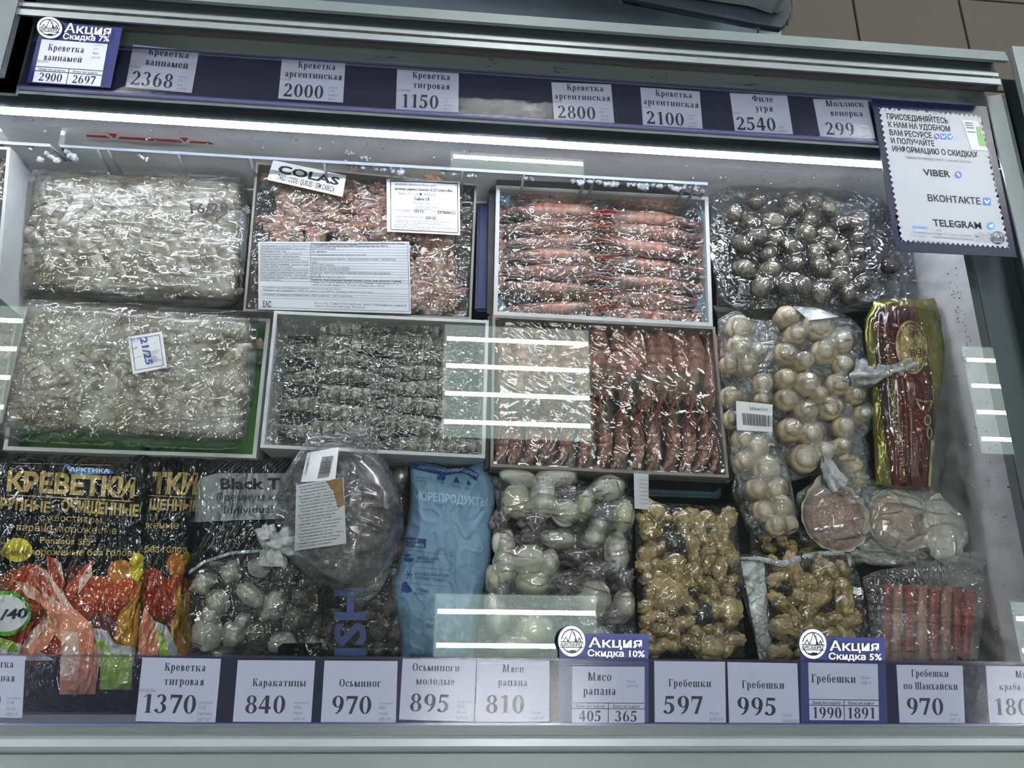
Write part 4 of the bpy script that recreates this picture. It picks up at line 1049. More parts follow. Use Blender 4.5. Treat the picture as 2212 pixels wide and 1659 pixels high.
def blob_mesh(name, mat, seed, sx=1, sy=1, sz=.6, amp=.25, fr=1.5, fold=0, sub=3, squarish=0):
    bm = bmesh.new(); bmesh.ops.create_icosphere(bm, subdivisions=sub, radius=1)
    for v in bm.verts:
        c = v.co.copy(); k_ = 1 + amp * N3(c.x * fr + seed * 3.1, c.y * fr, c.z * fr + seed) + amp * .4 * N3(c.x * fr * 3 + seed, c.y * fr * 3, c.z * fr * 3)
        if fold: k_ += fold * max(0, 1 - abs(N3(c.x * 1.2 + seed, c.y * 1.2, seed)) * 7) * -1
        if squarish: k_ *= 1 + squarish * (1 - abs(c.z)) * abs(c.z) * 2
        v.co = Vector((c.x * sx, c.y * sy, c.z * sz)) * k_
    me = bpy.data.meshes.new(name); bm.to_mesh(me); bm.free(); me.materials.append(M[mat]); me.shade_smooth()
    return [(name, me)]
def putb(meshes, name, px, py, z, rx, ry, ang=0, hz=None, parent=None, label=None, cat=None, group=None):
    """a lump with seen radii rx, ry (pixels of the photograph), its centre at level z"""
    u = (P(px + 1, py, z) - P(px, py, z)).length; mt = Matrix.Translation(P(px, py, z)) @ Matrix.Rotation(-math.radians(ang), 4, 'Z') @ Matrix.Diagonal((rx * u, ry * u, (hz if hz else min(rx, ry) * u), 1))
    o = bpy.data.objects.new(name, meshes[0][1]); C.objects.link(o)
    if parent is not None: o.parent = parent; mt = Matrix.Translation(-root_off(parent)) @ mt
    o.matrix_basis = mt
    return tag(o, label, cat, group)
def cover(items, base=0.0, blur=2, sag=.0, clampto=None):
    """sheet that drapes over lumps: items (px, py, rx, ry, top)"""
    def f(s):
        gx, gy = s.g[..., 0], s.g[..., 1]; h = s.h + base; hh = np.full(h.shape, -1.0)
        for (x, y, rx, ry, t) in items:
            w_ = P(x, y, s.z + .36 * t); x, y = proj(Vector((w_.x, w_.y, s.z + .80 * t)))
            d = ((gx - x) / (rx * 1.12)) ** 2 + ((gy - y) / (ry * 1.12)) ** 2
            hh = np.maximum(hh, np.where(d < 1, t * np.sqrt(np.clip(1 - d, 0, 1)) ** .7, -1))
        for _ in range(blur):
            hh = np.maximum(hh, sum(np.roll(hh, d, a) for d in (1, -1) for a in (0, 1)) / 4)
        h2 = np.maximum(h, hh)
        e = np.ones(h.shape)
        e[0, :] = e[-1, :] = 0; e[:, 0] = e[:, -1] = 0
        h2 = np.where(e > 0, h2, h)
        for _ in range(1):
            m = (np.roll(h2, 1, 0) + np.roll(h2, -1, 0) + np.roll(h2, 1, 1) + np.roll(h2, -1, 1)) / 4
            h2 = np.where(e > 0, np.maximum(h2, m), h2)
        s.h = h2 + .0012 * e
    return f
def wrk(amp, fx=.03, fy=.03, seed=0, rot=0.0, ridge=True):
    c_, s_ = math.cos(rot), math.sin(rot)
    def f(x, y, u, v, e):
        a = (x * c_ + y * s_) * fx; b = (-x * s_ + y * c_) * fy; q = N3(a, b, seed)
        return amp * e * ((1 - min(1, abs(q) * 5)) if ridge else q) 
    return f
def sheetw(*fs): return lambda x, y, u, v, e: sum(f(x, y, u, v, e) for f in fs)
def quad(c): TL, TR, BR, BL = c; return dict(top=[TL, TR], bottom=[BL, BR], left=[TL, BL], right=[TR, BR])

# open carton tray
def tray(name, label, c, z1, z0, th, mat, cat='box', inner=None, taper=0, parts=True, bottom_mat=None, zb=None):
    """c: outer rim corners seen at level z1"""
    o = [P(a, b, z1) for a, b in c]; ctr = sum(o, Vector()) / 4
    t = thing(name, label, cat, Vector((ctr.x, ctr.y, z0)))
    def ins(p, q, r, w):
        d1 = (q - p).normalized(); d2 = (r - p).normalized(); return p + (d1 + d2) * w / max(.3, d1.cross(d2).length)
    i_ = [ins(o[k_], o[(k_ + 1) % 4], o[k_ - 1], th) for k_ in range(4)]
    for k_ in range(4):
        a, b = o[k_], o[(k_ + 1) % 4]; ia, ib = i_[k_], i_[(k_ + 1) % 4]
        def dn(p): q = ctr.lerp(p, 1 - taper); return Vector((q.x, q.y, z0))
        vs = [a, b, ib, ia, dn(a), dn(b), dn(ib), dn(ia)]
        w = mesh('side_wall', vs, [(0, 1, 2, 3), (0, 4, 5, 1), (3, 2, 6, 7), (4, 7, 6, 5), (0, 3, 7, 4), (1, 5, 6, 2)], mat, t)
    zb = zb if zb is not None else z0 + .002
    mesh('bottom', [(p.x, p.y, z) for z in (zb, z0) for p in [ctr.lerp(q, 1 - taper * .9) for q in i_]], [(3, 2, 1, 0), (4, 5, 6, 7), (0, 1, 5, 4), (1, 2, 6, 5), (2, 3, 7, 6), (3, 0, 4, 7)], bottom_mat or mat, t)
    return t
def undercarton(c, z1, mat, label, z0=.57):
    o = prism('carton', c, z0, z1, mat, None, .003); b = base_of([v.co for v in o.data.vertices])
    o.data.transform(Matrix.Translation(-b)); o.location = b
    return tag(o, label, 'box')
def sticker(surf, c, name, parent, mat='white', off=.0012, label=None, round_=0):
    o = lay(surf, poly_bm([c]), M[mat], name, parent, off)
    if label: o['label'] = label
    return o
def s_text(surf, c, rows, mat, name, parent, off=.0018):
    """rows: (string, u0, u1, v, h[, font, bold]) inside the quad c"""
    its = []
    for r in rows:
        s, u0, u1, v, h = r[:5]; A, B, T = at(c, u0, v), at(c, u1, v), at(c, u0, v - h)
        its.append((s, A, B, (T[0] - A[0], T[1] - A[1])) + tuple(r[5:]))
    return text(surf, its, M[mat], name, parent, off)
def barcode(surf, c, parent, off=.0018, n=34, seed=1, vert=False):
    r = random.Random(seed); ps = []; u = 0
    while u < 1:
        w = r.choice((.012, .02, .03)); g = r.choice((.014, .022))
        q = [at(c, u, 0), at(c, min(1, u + w), 0), at(c, min(1, u + w), 1), at(c, u, 1)] if not vert else [at(c, 0, u), at(c, 1, u), at(c, 1, min(1, u + w)), at(c, 0, min(1, u + w))]
        ps.append(q); u += w + g
    return lay(surf, poly_bm(ps), M['ink'], 'barcode', parent, off)
LOREM = ['Наименование продукции / Name of product', 'Латинское наименование / Latin name', 'Размерный ряд / Size', 'Вид заморозки / Type of freezing', 'Название и адрес производителя', 'Name and address of manufacture', 'Номер цеха изготовителя / Producer Number',
    'Страна происхождения / Country of origin', 'Номер партии / Lot number', 'Дата производства и упаковки / Date of production', 'Срок годности продукции / Expiry date', 'Масса нетто без глазури / Net Weight', 'Содержание глазури % / Content of glazing %', 'Состав / Content']

# ------- cartons below in the gaps; blackcard ones are filler added for dark shade
undercarton([(90, 420), (540, 450), (520, 640), (40, 625)], .735, M['whitecard'], 'white carton below the frozen block marked by hand')
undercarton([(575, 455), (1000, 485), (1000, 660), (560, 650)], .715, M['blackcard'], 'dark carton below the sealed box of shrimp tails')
bc = undercarton([(1032, 440), (1062, 442), (1060, 672), (1026, 670)], .762, M['bluecard'], 'narrow navy carton standing between the two rear shrimp boxes')
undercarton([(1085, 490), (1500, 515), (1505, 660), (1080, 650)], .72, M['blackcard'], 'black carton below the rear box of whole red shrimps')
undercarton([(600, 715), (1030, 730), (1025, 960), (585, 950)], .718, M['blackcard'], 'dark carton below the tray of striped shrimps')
tc_ = undercarton([(1056, 720), (1555, 740), (1560, 1076), (1050, 1058)], .735, M['teal'], 'dark teal carton sticking out below the front box of red shrimps')
undercarton([(1570, 690), (1880, 690), (1870, 1020), (1600, 1050)], .70, M['blackcard'], 'dark carton below the scallop bags')
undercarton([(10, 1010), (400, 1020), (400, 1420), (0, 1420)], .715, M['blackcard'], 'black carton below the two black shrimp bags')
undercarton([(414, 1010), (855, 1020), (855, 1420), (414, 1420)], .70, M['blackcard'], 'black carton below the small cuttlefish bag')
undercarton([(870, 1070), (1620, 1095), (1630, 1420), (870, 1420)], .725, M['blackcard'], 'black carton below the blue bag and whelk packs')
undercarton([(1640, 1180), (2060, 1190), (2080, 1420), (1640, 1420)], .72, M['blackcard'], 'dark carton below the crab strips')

undercarton([(1545, 480), (1900, 500), (1895, 670), (1550, 665)], .745, M['rail_dark'], 'slate grey carton below the clam pack')
# ------- two frozen blocks of headless shrimps
def slab(name, label, c, z, H, mat, fmat, seed, rows, lab2=None):
    b = Bag(**quad(c), z=z, H=H, nu=70, nv=46, pw=(22, 16), wr=sheetw(wrk(.0035, .022, .022, seed, ridge=False), wrk(.0015, .06, .06, seed + 5, ridge=False)))
    ctr = P(*at(c, .5, .5), z)
    t = thing(name, label, 'frozen block', Vector((ctr.x, ctr.y, z - .012)))
    ice = b.sheet('ice', mat, t, closed=True, under=.3)
    r = random.Random(seed); 
    for (v, n, ang, L, fl) in rows:
        for i in range(n):
            u = (i + .6) / n; x, y = at(c, min(.96, u + r.uniform(-.015, .015)), v + r.uniform(-.02, .02))
            x, y = at(c, min(.93, max(.07, u + r.uniform(-.015, .015))), min(.9, max(.1, v + r.uniform(-.02, .02))))
            put(r.choice(SH['grey']), 'shrimp', x, y, z + b.hz(x, y) - .0058 + r.uniform(-.002, .0015), ang + r.uniform(-9, 9), L * r.uniform(.9, 1.1), parent=t, flip=fl, as_part=True)
    return t, b
c1 = [(74, 364), (524, 384), (517, 652), (30, 630)]
t1, b1 = slab('frozen_shrimp_block', 'frozen block of grey headless shrimps in film, hand written numbers, behind the other block', c1, .758, .028, M['ice'], None, 3,
    [(.19, 10, 78, 62, 1), (.38, 10, 128, 90, 1), (.60, 10, 232, 84, 1), (.77, 10, 245, 78, -1)])
f1 = Bag(top=[(62, 372), (90, 356), (300, 358), (480, 362), (532, 378)], bottom=[(22, 632), (60, 650), (300, 662), (470, 668), (524, 655)], left=[(62, 372), (40, 480), (22, 632)], right=[(532, 378), (541, 500), (524, 655)], z=.758, H=.032, nu=110, nv=80, pw=(14, 12),
    wr=sheetw(wrk(.0022, .006, .035, 2, -.12), wrk(.0018, .012, .06, 6, .35), wrk(.0012, .03, .03, 9)))
fs1 = f1.sheet('wrapping_film', M['film_wrap'], t1, off=.0015, closed=False)
lf1 = Level(.8020)
text(lf1, [('16/20', (412, 461), (494, 457), (-2, -21), 'sans', .02)], M['ink'], 'hand_lettering', t1, .0)
c2 = [(50, 642), (550, 684), (527, 948), (6, 925)]
t2, b2 = slab('frozen_shrimp_block', 'frozen block of grey shrimps tightly wrapped, with a small square size sticker', c2, .762, .030, M['ice'], None, 11,
    [(.19, 10, 80, 62, 1), (.36, 8, 140, 92, 1), (.54, 8, 40, 90, -1), (.70, 8, 120, 88, 1), (.82, 10, 265, 58, 1)])
f2 = Bag(top=[(46, 650), (62, 637), (170, 642), (420, 662), (545, 672), (558, 688)], bottom=[(0, 932), (40, 956), (300, 968), (500, 974), (534, 950)], left=[(46, 650), (26, 770), (0, 932)], right=[(558, 688), (552, 820), (534, 950)], z=.762, H=.034, nu=120, nv=80, pw=(16, 12),
    wr=sheetw(wrk(.0028, .008, .05, 22, -.55), wrk(.0016, .012, .05, 26, -.2), wrk(.0010, .035, .03, 29), lambda x, y, u, v, e: .0016 * e * (1 if u > .80 or u < .16 else 0) * max(0, math.sin(x * .75)) ** 3))
f2.sheet('wrapping_film', M['film_wrap'], t2, off=.0015, closed=False)
q = [(276, 728), (350, 716), (361, 794), (287, 808)]
f2 = Level(.8000)
sticker(f2, q, 'size_sticker', t2, 'white', .0, 'white sticker with blue size numbers')
iq = [at(q, .09, .08), at(q, .91, .08), at(q, .91, .92), at(q, .09, .92)]
lay(f2, poly_bm([linep(iq[k_], iq[(k_ + 1) % 4], 1.3) for k_ in range(4)]), M['stampblue'], 'sticker_border', t2, .0004)
text(f2, [('21/25', (303, 731), (316, 789), (15, -3), 'sans', .03)], M['stampblue'], 'size_lettering', t2, .0006)
# white and green carton under the second block
gt = tray('open_carton', 'white carton with green inside, under the tightly wrapped block', [(54, 648), (584, 688), (553, 990), (6, 972)], .768, .60, .0045, M['whitecard'], bottom_mat=M['green'], zb=.742)
# boxes cut by the left edge
wt = tray('open_box', 'tall white open box cut by the left edge', [(-300, 300), (22, 318), (-4, 640), (-330, 640)], .835, .60, .0035, M['whitecard'])
mesh('side_flap', [P(22, 318, .835), P(-4, 640, .835), P(28, 642, .775), P(62, 357, .775)], [(0, 1, 2, 3)], M['whitecard'], wt)
r = random.Random(5)
for i in range(5):
    put(SH['grey'][i % 4], 'shrimp', -8 + r.uniform(-8, 5), 345 + i * 42, .815, 95 + r.uniform(-20, 20), 70, label='%s grey shrimp from the back in the tall white box' % ORD[i], cat='shrimp', group='shrimps in the tall white box')
fb = Bag(**quad([(-120, 318), (16, 323), (-8, 600), (-120, 600)]), z=.822, H=.004, nu=30, nv=50, wr=wrk(.002, .03, .05, 3)); fo = fb.sheet('wrapping_film', M['film_streak'], None, closed=False, origin=P(-30, 450, .82)); fo.parent = wt; fo.location = Vector(fo.location) - wt.location
pt_ = tray('open_box', 'open box of pink shrimps cut by the left edge', [(-240, 628), (46, 644), (0, 905), (-260, 900)], .775, .60, .003, M['greycard'])
for i in range(7):
    put(SH['red_long'][i % 4], 'shrimp', 8 + (i % 2) * 16 - i * 5, 660 + i * 34, .758, 10 + r.uniform(-20, 20), 120, label='%s pink shrimp from the back in the box at the left edge' % ORD[i], cat='shrimp', group='pink shrimps at the left edge')
fb = Bag(**quad([(-120, 640), (44, 648), (2, 898), (-120, 890)]), z=.773, H=.004, nu=40, nv=60, wr=wrk(.002, .03, .05, 7)); fo = fb.sheet('wrapping_film', M['film_streak'], None, closed=False, origin=P(-30, 750, .77)); fo.parent = pt_; fo.location = Vector(fo.location) - pt_.location

# ------- sealed box of shrimp tails with three stickers
cc = [(553, 350), (1030, 398), (1018, 690), (525, 672)]
bt = tray('sealed_box', 'film sealed box of orange pink shrimp tails with three white stickers', cc, .788, .735, .003, M['greycard'], bottom_mat=M['squid_and_gap_dark'])  # bottom coloured dark brown so the gaps between the tails are dark
r = random.Random(8); k_ = 0
rows = [(v, u) for v in (.08, .2, .3, .41, .52, .64, .76, .88) for u in (.08, .18, .28, .38, .48, .58, .68, .77, .85, .92)]
tails = []; tl = []; ts = []; tob = []
for v, u in rows:
    if .52 < v < .99 and u < .66: continue
    tails.append((v, u))
for v, u in tails:
    x, y = at(cc, min(.86, max(.14, u + r.uniform(-.03, .03))), min(.85, max(.15, v + r.uniform(-.03, .03))))
    tl.append((x, y)); ts.append(None)
    tob.append(put(r.choice(SH['pink']), 'shrimp_tail', x, y, .766 + r.uniform(-.003, .007), r.uniform(0, 360), r.uniform(84, 112), roll=r.uniform(-.7, .7), flip=r.choice((1, -1)), cat='shrimp', group='jumbled orange pink shrimp tails'))
for o, l in zip(tob, rowlab(tl, 'orange shrimp tail', 'of the sealed box', 16)): o['label'] = l
fc = Bag(**quad([(558, 356), (1024, 403), (1013, 685), (530, 667)]), z=.785, H=.003, nu=110, nv=76, pw=(10, 10), wr=sheetw(wrk(.0026, .012, .045, 41, -.6), wrk(.002, .03, .02, 43, .3), wrk(.0012, .07, .05, 47)))
fc.sheet('sealing_film', M['film_streak'], bt, closed=False)
fc = Level(.7955)
q = [(590, 346), (748, 379), (740, 425), (577, 388)]
sticker(fc, q, 'name_sticker', bt, 'white', .0, 'tilted white sticker with large black capitals')
s_text(fc, q, [('COLAS', .1, .92, .53, .38, 'sans', .035), ('TAILS / CODE / QUEUES / SEM CABEÇA', .12, .88, .88, .27, 'sans', .015)], 'ink', 'lettering', bt, .0004)
q = [(835, 386), (993, 392), (994, 508), (836, 500)]
sticker(fc, q, 'date_sticker', bt, 'white', .0, 'white sticker with a thin blue frame and two dates')
iq = [at(q, .055, .04), at(q, .97, .04), at(q, .97, .96), at(q, .055, .96)]
lay(fc, poly_bm([linep(iq[a], iq[(a + 1) % 4], 1.5) for a in range(4)]), M['navy_dark'], 'sticker_border', bt, .0003)
s_text(fc, q, [('LANGOSTINOS CONGELADOS (Pleoticus muelleri)', .11, .68, .115, .035), ('Ingredientes: Langostinos Conservador (E 223) Contiene sulfitos', .11, .90, .205, .05, 'sans', .02), ('Entero □   Cola ■   Pelado □', .17, .67, .29, .04), ('Calibre: CR', .38, .59, .385, .055, 'sans', .03), ('Peso Neto : 2 Kgs', .37, .59, .455, .035),
    ('SENASA N° 4001/103602/2', .4, .71, .525, .035), ('Industria Argentina', .4, .61, .56, .03), ('Fecha de congelación:', .1, .34, .6, .035), ('03/01/21', .37, .51, .615, .055, 'sans', .03), ('Lote: ', .62, .67, .6, .035), ('2973030121', .69, .94, .62, .055, 'sans', .03), ('Consumir preferentemente antes de:', .1, .5, .72, .035), ('02/01/23', .53, .67, .735, .055, 'sans', .03),
    ('Congelado en tierra. Capturado en altamar Zona FAO 41 Atlántico(SO)', .1, .88, .79, .032), ('Conservar a -18ºC, no recongelar una vez descongelado', .1, .73, .83, .032), ('consumir dentro de las 24hs', .1, .42, .865, .032), ('Elaborador: Conservas SRL Parque Industrial', .1, .93, .905, .032), ('Trelew, Chubut, Argentina', .1, .61, .94, .03)], 'ink', 'lettering', bt, .0004)
q = [(558, 522), (884, 522), (888, 678), (558, 668)]
sticker(fc, q, 'table_sticker', bt, 'badge', .0, 'large white sticker with a ruled table of product data')
ls = [linep(at(q, .01, .03), at(q, .99, .03), 1.2), linep(at(q, .99, .03), at(q, .99, .97), 1.2), linep(at(q, .01, .97), at(q, .99, .97), 1.2), linep(at(q, .345, .03), at(q, .345, .6), 1)]
ls += [linep(at(q, .01, v), at(q, .99, v), .7) for v in [.08 + .0385 * i for i in range(14)] + [.66, .73, .765, .80, .835]]
lay(fc, poly_bm(ls), M['grey_ink'], 'table_rules', bt, .0003)
s_text(fc, q, [(s, .015, .015 + min(.32, len(s) * .0085), .075 + .0385 * i, .026) for i, s in enumerate(LOREM)] + [('Сыромороженая пищевая рыбная продукция: СВЕЖЕМОРОЖЕНАЯ КРЕВЕТКА БЕЗ ГОЛОВЫ', .35, .97, .045, .026, 'sans', .02), ('В ПАНЦИРЕ Frozen food fish product, RAW Frozen shrimps Head Less Shell On', .35, .86, .075, .026, 'sans', .02),
    ('PLEOTICUS MUELLERI', .35, .51, .115, .03), ('CR - BROKEN', .35, .45, .16, .03), ('полу-индивидуальная быстрая заморозка / Semi-IQF', .35, .71, .2, .026), ('PARQUE INDUSTRIAL PESADO, TRELEW RAWSON CHUBUT, ARGENTINA', .35, .91, .265, .026), ('4201', .35, .39, .31, .026), ('АРГЕНТИНА / Argentina', .35, .5, .345, .026), ('SEE ON CARTON / СМОТРИ НА КОРОБКЕ', .35, .6, .385, .026), ('SEE ON CARTON / СМОТРИ НА КОРОБКЕ', .35, .6, .42, .026),
    ('24 месяца с даты изготовления продукции / 24 months from date of production', .35, .87, .455, .026), ('2 кг / kg', .35, .41, .49, .026), ('не более 7% / Not more than 7%', .35, .57, .525, .026), ('Креветка, вода (защитная ледяная глазурь) / Shrimp, water (protective ice glazing)', .35, .94, .565, .026, 'sans', .02), ('Жиры / Fat: 1,1 гр / g   Белки / Protein: 21 гр / g   Углеводы / Carbohydrates: 0 гр / g', .36, .92, .6, .024), ('Энергетическая ценность - 92 ккал / Energetic value - 92 kcal', .35, .83, .635, .024),
    ('Употреблять в пищу после термической обработки / To be consumed after heat treatment', .03, .54, .69, .024), ('Продукт не содержит ГМО / Product is non-GMO / Ionizing radiation is not used', .03, .75, .725, .024), ('Условия хранения и перевозки / -18°C и ниже / -18°C and below', .03, .62, .79, .024), ('Россия, Санкт-Петербург, наб. Обводного канала', .37, .97, .9, .026), ('Saint-Petersburg, Russia', .37, .7, .94, .026)], 'ink', 'lettering', bt, .0004)
s_text(fc, q, [('ЕАС', .03, .085, .965, .09, 'sans', .02)], 'ink', 'conformity_mark', bt, .0004)

# ------- box of whole red shrimps, lying sideways
ca = [(1072, 400), (1530, 425), (1540, 705), (1066, 680)]
bt = tray('open_box', 'black box lined with white and blue, whole red shrimps lying sideways', ca, .79, .725, .005, M['whitecard'], bottom_mat=M['squid_and_gap_dark'])  # bottom coloured dark to stand for shade between the shrimps
prism('lid_flap', [(1073, 388), (1440, 402), (1500, 420), (1528, 424), (1074, 399)], .735, .782, M['blackcard'], bt)
prism('outer_side', [(1056, 410), (1070, 398), (1064, 682), (1052, 676)], .735, .782, M['blackcard'], bt)
for nm, pz in (('liner_fold', [(1078, 404), (1102, 420), (1098, 446), (1078, 430)]), ('liner_fold', [(1500, 428), (1528, 430), (1530, 520), (1508, 470)]), ('liner_fold', [(1490, 690), (1512, 640), (1534, 620), (1536, 702)]), ('liner_fold', [(1072, 640), (1086, 650), (1100, 678), (1072, 678)])):
    mesh(nm, [P(a, b, .775) for a, b in pz] + [P(a, b, .74) for a, b in pz], [(0, 1, 2, 3), (7, 6, 5, 4), (0, 4, 5, 1), (1, 5, 6, 2), (2, 6, 7, 3), (3, 7, 4, 0)], M['blueliner'], bt)
r = random.Random(21)
for i, y in enumerate((425, 460, 493, 527, 558, 590, 628, 672)):
    put(SH['red_straight'][i % 4], 'shrimp', 1196 + r.uniform(-5, 5), y, .768 + r.uniform(-.002, .003), r.uniform(-2, 6), 215, flip=r.choice((1, -1)), label='%s red shrimp from the back, head towards the middle, left column of the sideways box' % ORD[i], cat='shrimp', group='whole red shrimps lying sideways')
for i, y in enumerate((436, 478, 506, 540, 579, 616, 652, 686)):
    put(SH['red_straight'][(i + 2) % 4], 'shrimp', 1404 + r.uniform(-5, 5), y, .770 + r.uniform(-.002, .003), 180 + r.uniform(0, 7), 210, flip=r.choice((1, -1)), label='%s red shrimp from the back, tail to the scallop side, in the sideways box' % ORD[i], cat='shrimp', group='whole red shrimps lying sideways')
fc = Bag(**quad([(1078, 404), (1525, 429), (1535, 700), (1071, 676)]), z=.784, H=.002, nu=110, nv=76, pw=(10, 10), wr=sheetw(wrk(.0024, .01, .05, 51, -.75), wrk(.0016, .05, .03, 53, .3), wrk(.001, .08, .06, 57), lambda x, y, u, v, e: -.006 * e))
fc.sheet('covering_film', M['film_streak'], bt, closed=False)

# ------- tray of striped tiger shrimps
ct = [(592, 671), (1056, 692), (1048, 990), (562, 967)]
bt = tray('open_tray', 'white tray of dark striped shrimp tails under crinkled film', ct, .798, .735, .004, M['whitecard'], taper=.025, bottom_mat=M['blackcard'])
r = random.Random(31)
L_ = [(760, 711), (758, 742), (752, 775), (762, 812), (760, 850), (765, 892), (748, 928)]; R2 = [(880, 703), (885, 740), (893, 768), (895, 805), (898, 838), (890, 876), (885, 918), (905, 963)]
for i, (x, y) in enumerate(L_):
    put(SH['tiger'][i % 4], 'shrimp', x, y, .768 + r.uniform(-.002, .002), 180 + r.uniform(0, 10), 150 * r.uniform(.95, 1.05), flip=r.choice((1, -1)), label='%s striped grey shrimp from the back in the column nearer the wrapped block' % ORD[i], cat='shrimp', group='striped shrimps in the white tray')
for i, (x, y) in enumerate(R2):
    put(SH['tiger'][(i + 1) % 4], 'shrimp', x, y, .771 + r.uniform(-.002, .002), r.uniform(-2, 10), 152 * r.uniform(.95, 1.1), flip=r.choice((1, -1)), label='%s striped grey shrimp from the back in the column nearer the red shrimps' % ORD[i], cat='shrimp', group='striped shrimps in the white tray')
for i, (x, y) in enumerate([(655, 815), (648, 875), (690, 880), (660, 930), (985, 960), (640, 760)]):
    put(SH['tiger'][i % 4], 'shrimp', x, y, .752, r.uniform(-6, 12), 130, label='%s striped shrimp of the sunken lower layer in the white tray' % ORD[i], cat='shrimp', group='lower layer of striped shrimps')
fc = Bag(**quad([(598, 677), (1050, 697), (1043, 984), (569, 961)]), z=.794, H=.0, nu=120, nv=86, pw=(10, 10), wr=sheetw(wrk(.0022, .03, .06, 61, -.7), wrk(.0018, .08, .05, 63, .3), wrk(.0014, .11, .1, 67), lambda x, y, u, v, e: -.008 * e))
fc.sheet('covering_film', M['film_crinkle'], bt, closed=False)

# ------- box of whole red shrimps standing in two rows
cb = [(1064, 680), (1545, 706), (1575, 1032), (1059, 1008)]
bt = tray('open_box', 'open grey box of large whole red shrimps laid in two rows', cb, .798, .74, .0035, M['greycard'], bottom_mat=M['greycard'])
prism('outer_sleeve', [(1054, 684), (1062, 679), (1056, 1010), (1048, 1016)], .735, .79, M['blackcard'], bt)
prism('outer_sleeve', [(1056, 1012), (1576, 1036), (1580, 1030), (1583, 1036), (1572, 1044), (1056, 1020)], .735, .785, M['blackcard'], bt)
r = random.Random(71)
X1 = [(1087, 800, 84), (1117, 795, 82), (1145, 800, 80), (1180, 800, 78), (1216, 795, 84), (1250, 790, 86), (1287, 770, 88), (1323, 775, 92), (1361, 782, 90), (1398, 800, 92), (1425, 780, 86), (1458, 785, 84), (1495, 790, 88), (1532, 795, 88)]
for i, (x, y, a) in enumerate(X1):
    put(SH['red_long'][i % 4], 'shrimp', x, y, .776 + r.uniform(-.003, .003), a + r.uniform(-3, 3), 200 + r.uniform(-10, 14), flip=-1, label='%s large red shrimp from the striped tray, rear row, head down' % ORD[i], cat='shrimp', group='large red shrimps in the grey box')
X2 = [(1078, 950), (1108, 955), (1142, 950), (1178, 945), (1218, 950), (1262, 955), (1300, 955), (1338, 960), (1372, 962), (1408, 960), (1446, 955), (1484, 962), (1518, 960), (1550, 955)]
for i, (x, y) in enumerate(X2):
    put(SH['red_long'][(i + 1) % 4], 'shrimp', x, y - 4, .767 + r.uniform(-.003, .003), -84 + r.uniform(-6, 6), 138 + r.uniform(-8, 8), flip=1, label='%s large red shrimp from the striped tray, front row, tail down' % ORD[i], cat='shrimp', group='large red shrimps in the grey box')
fc = Bag(**quad([(1070, 686), (1539, 711), (1568, 1025), (1066, 1002)]), z=.795, H=.001, nu=110, nv=76, pw=(10, 10), wr=sheetw(wrk(.0018, .012, .05, 71, .5), lambda x, y, u, v, e: (.0026 * e * (1 if v > .72 else .15) * (1 - min(1, abs(N3(x * .03 + y * .03, x * -.012 + y * .012, 77)) * 5))), lambda x, y, u, v, e: -.004 * e))
fc.sheet('covering_film', film('loose_tray_film', 2.2, .03, .06, .6, 8, stretch=(1, 2.5, 1), rot=.6, dist=.003), bt, closed=False)

# ------- vacuum packs and bags
def pack(name, label, bag, fmat, cat, rootpx, z0, partname='film', closed=True):
    p = P(rootpx[0], rootpx[1], z0); t = thing(name, label, cat, p)
    bag.sheet(partname, fmat, t, closed=closed); return t
CL = [(430, 280), (260, 390), (400, 480), (720, 250), (600, 470), (750, 350), (920, 270), (1060, 350), (460, 600), (615, 620), (870, 560), (900, 455), (1170, 480), (1300, 470), (1310, 610), (330, 660), (350, 870), (550, 750), (750, 690), (960, 730), (1310, 745), (780, 830), (570, 880), (1000, 860), (1290, 880),
    (490, 1020), (690, 1010), (840, 1020), (1000, 1070), (1230, 1090), (1350, 1000), (1170, 810), (1140, 680), (1050, 590), (1160, 960)]
def clam_meshes(mat, seed):
    bm = bmesh.new(); bmesh.ops.create_uvsphere(bm, u_segments=20, v_segments=14, radius=1)
    for v in bm.verts:
        c = v.co; rr = math.hypot(c.x - .0, c.y + .9); k_ = 1 + .03 * math.sin(rr * 22) + .06 * N3(c.x * 2 + seed, c.y * 2, c.z)
        w = 1 - .22 * max(0, -c.y)
        v.co = Vector((c.x * 1.08 * w, c.y * .86, c.z * .62)) * k_
    me = bpy.data.meshes.new('clam'); bm.to_mesh(me); bm.free(); me.materials.append(M[mat]); me.shade_smooth(); return [('clam', me)]
CM = [clam_meshes('clam', 1), clam_meshes('clam_pale', 2), clam_meshes('clam', 3)]
r = random.Random(91); items = []; cl = []
for (x, y) in CL:
    px, py = 1520 + x / 3.95, 360 + y / 3.95; R_ = r.uniform(19, 25); py = max(py, 436); items.append((px, py, R_ * 1.05, R_ * .95, .024)); cl.append((px, py, R_))
bg = Bag(top=[(1540, 422), (1580, 400), (1700, 402), (1820, 408), (1900, 424)], bottom=[(1552, 640), (1600, 668), (1700, 665), (1800, 668), (1900, 650)], left=[(1540, 425), (1532, 530), (1552, 640)], right=[(1900, 420), (1905, 530), (1900, 650)], z=.784, H=.003, nu=120, nv=90, pw=(6, 6),
    wr=sheetw(wrk(.004, .02, .04, 81, .8), wrk(.0025, .05, .05, 83)), zfun=cover(items, .0, 3))
t = pack('clam_pack', 'clear vacuum pack full of small brown clams, under the poster corner', bg, M['film_vac'], 'seafood pack', (1720, 540), .770)
for i, (px, py, R_) in enumerate(cl):
    putb(CM[i % 3], 'clam', px, max(py, 436), .793, R_, R_, r.uniform(0, 360), parent=t)
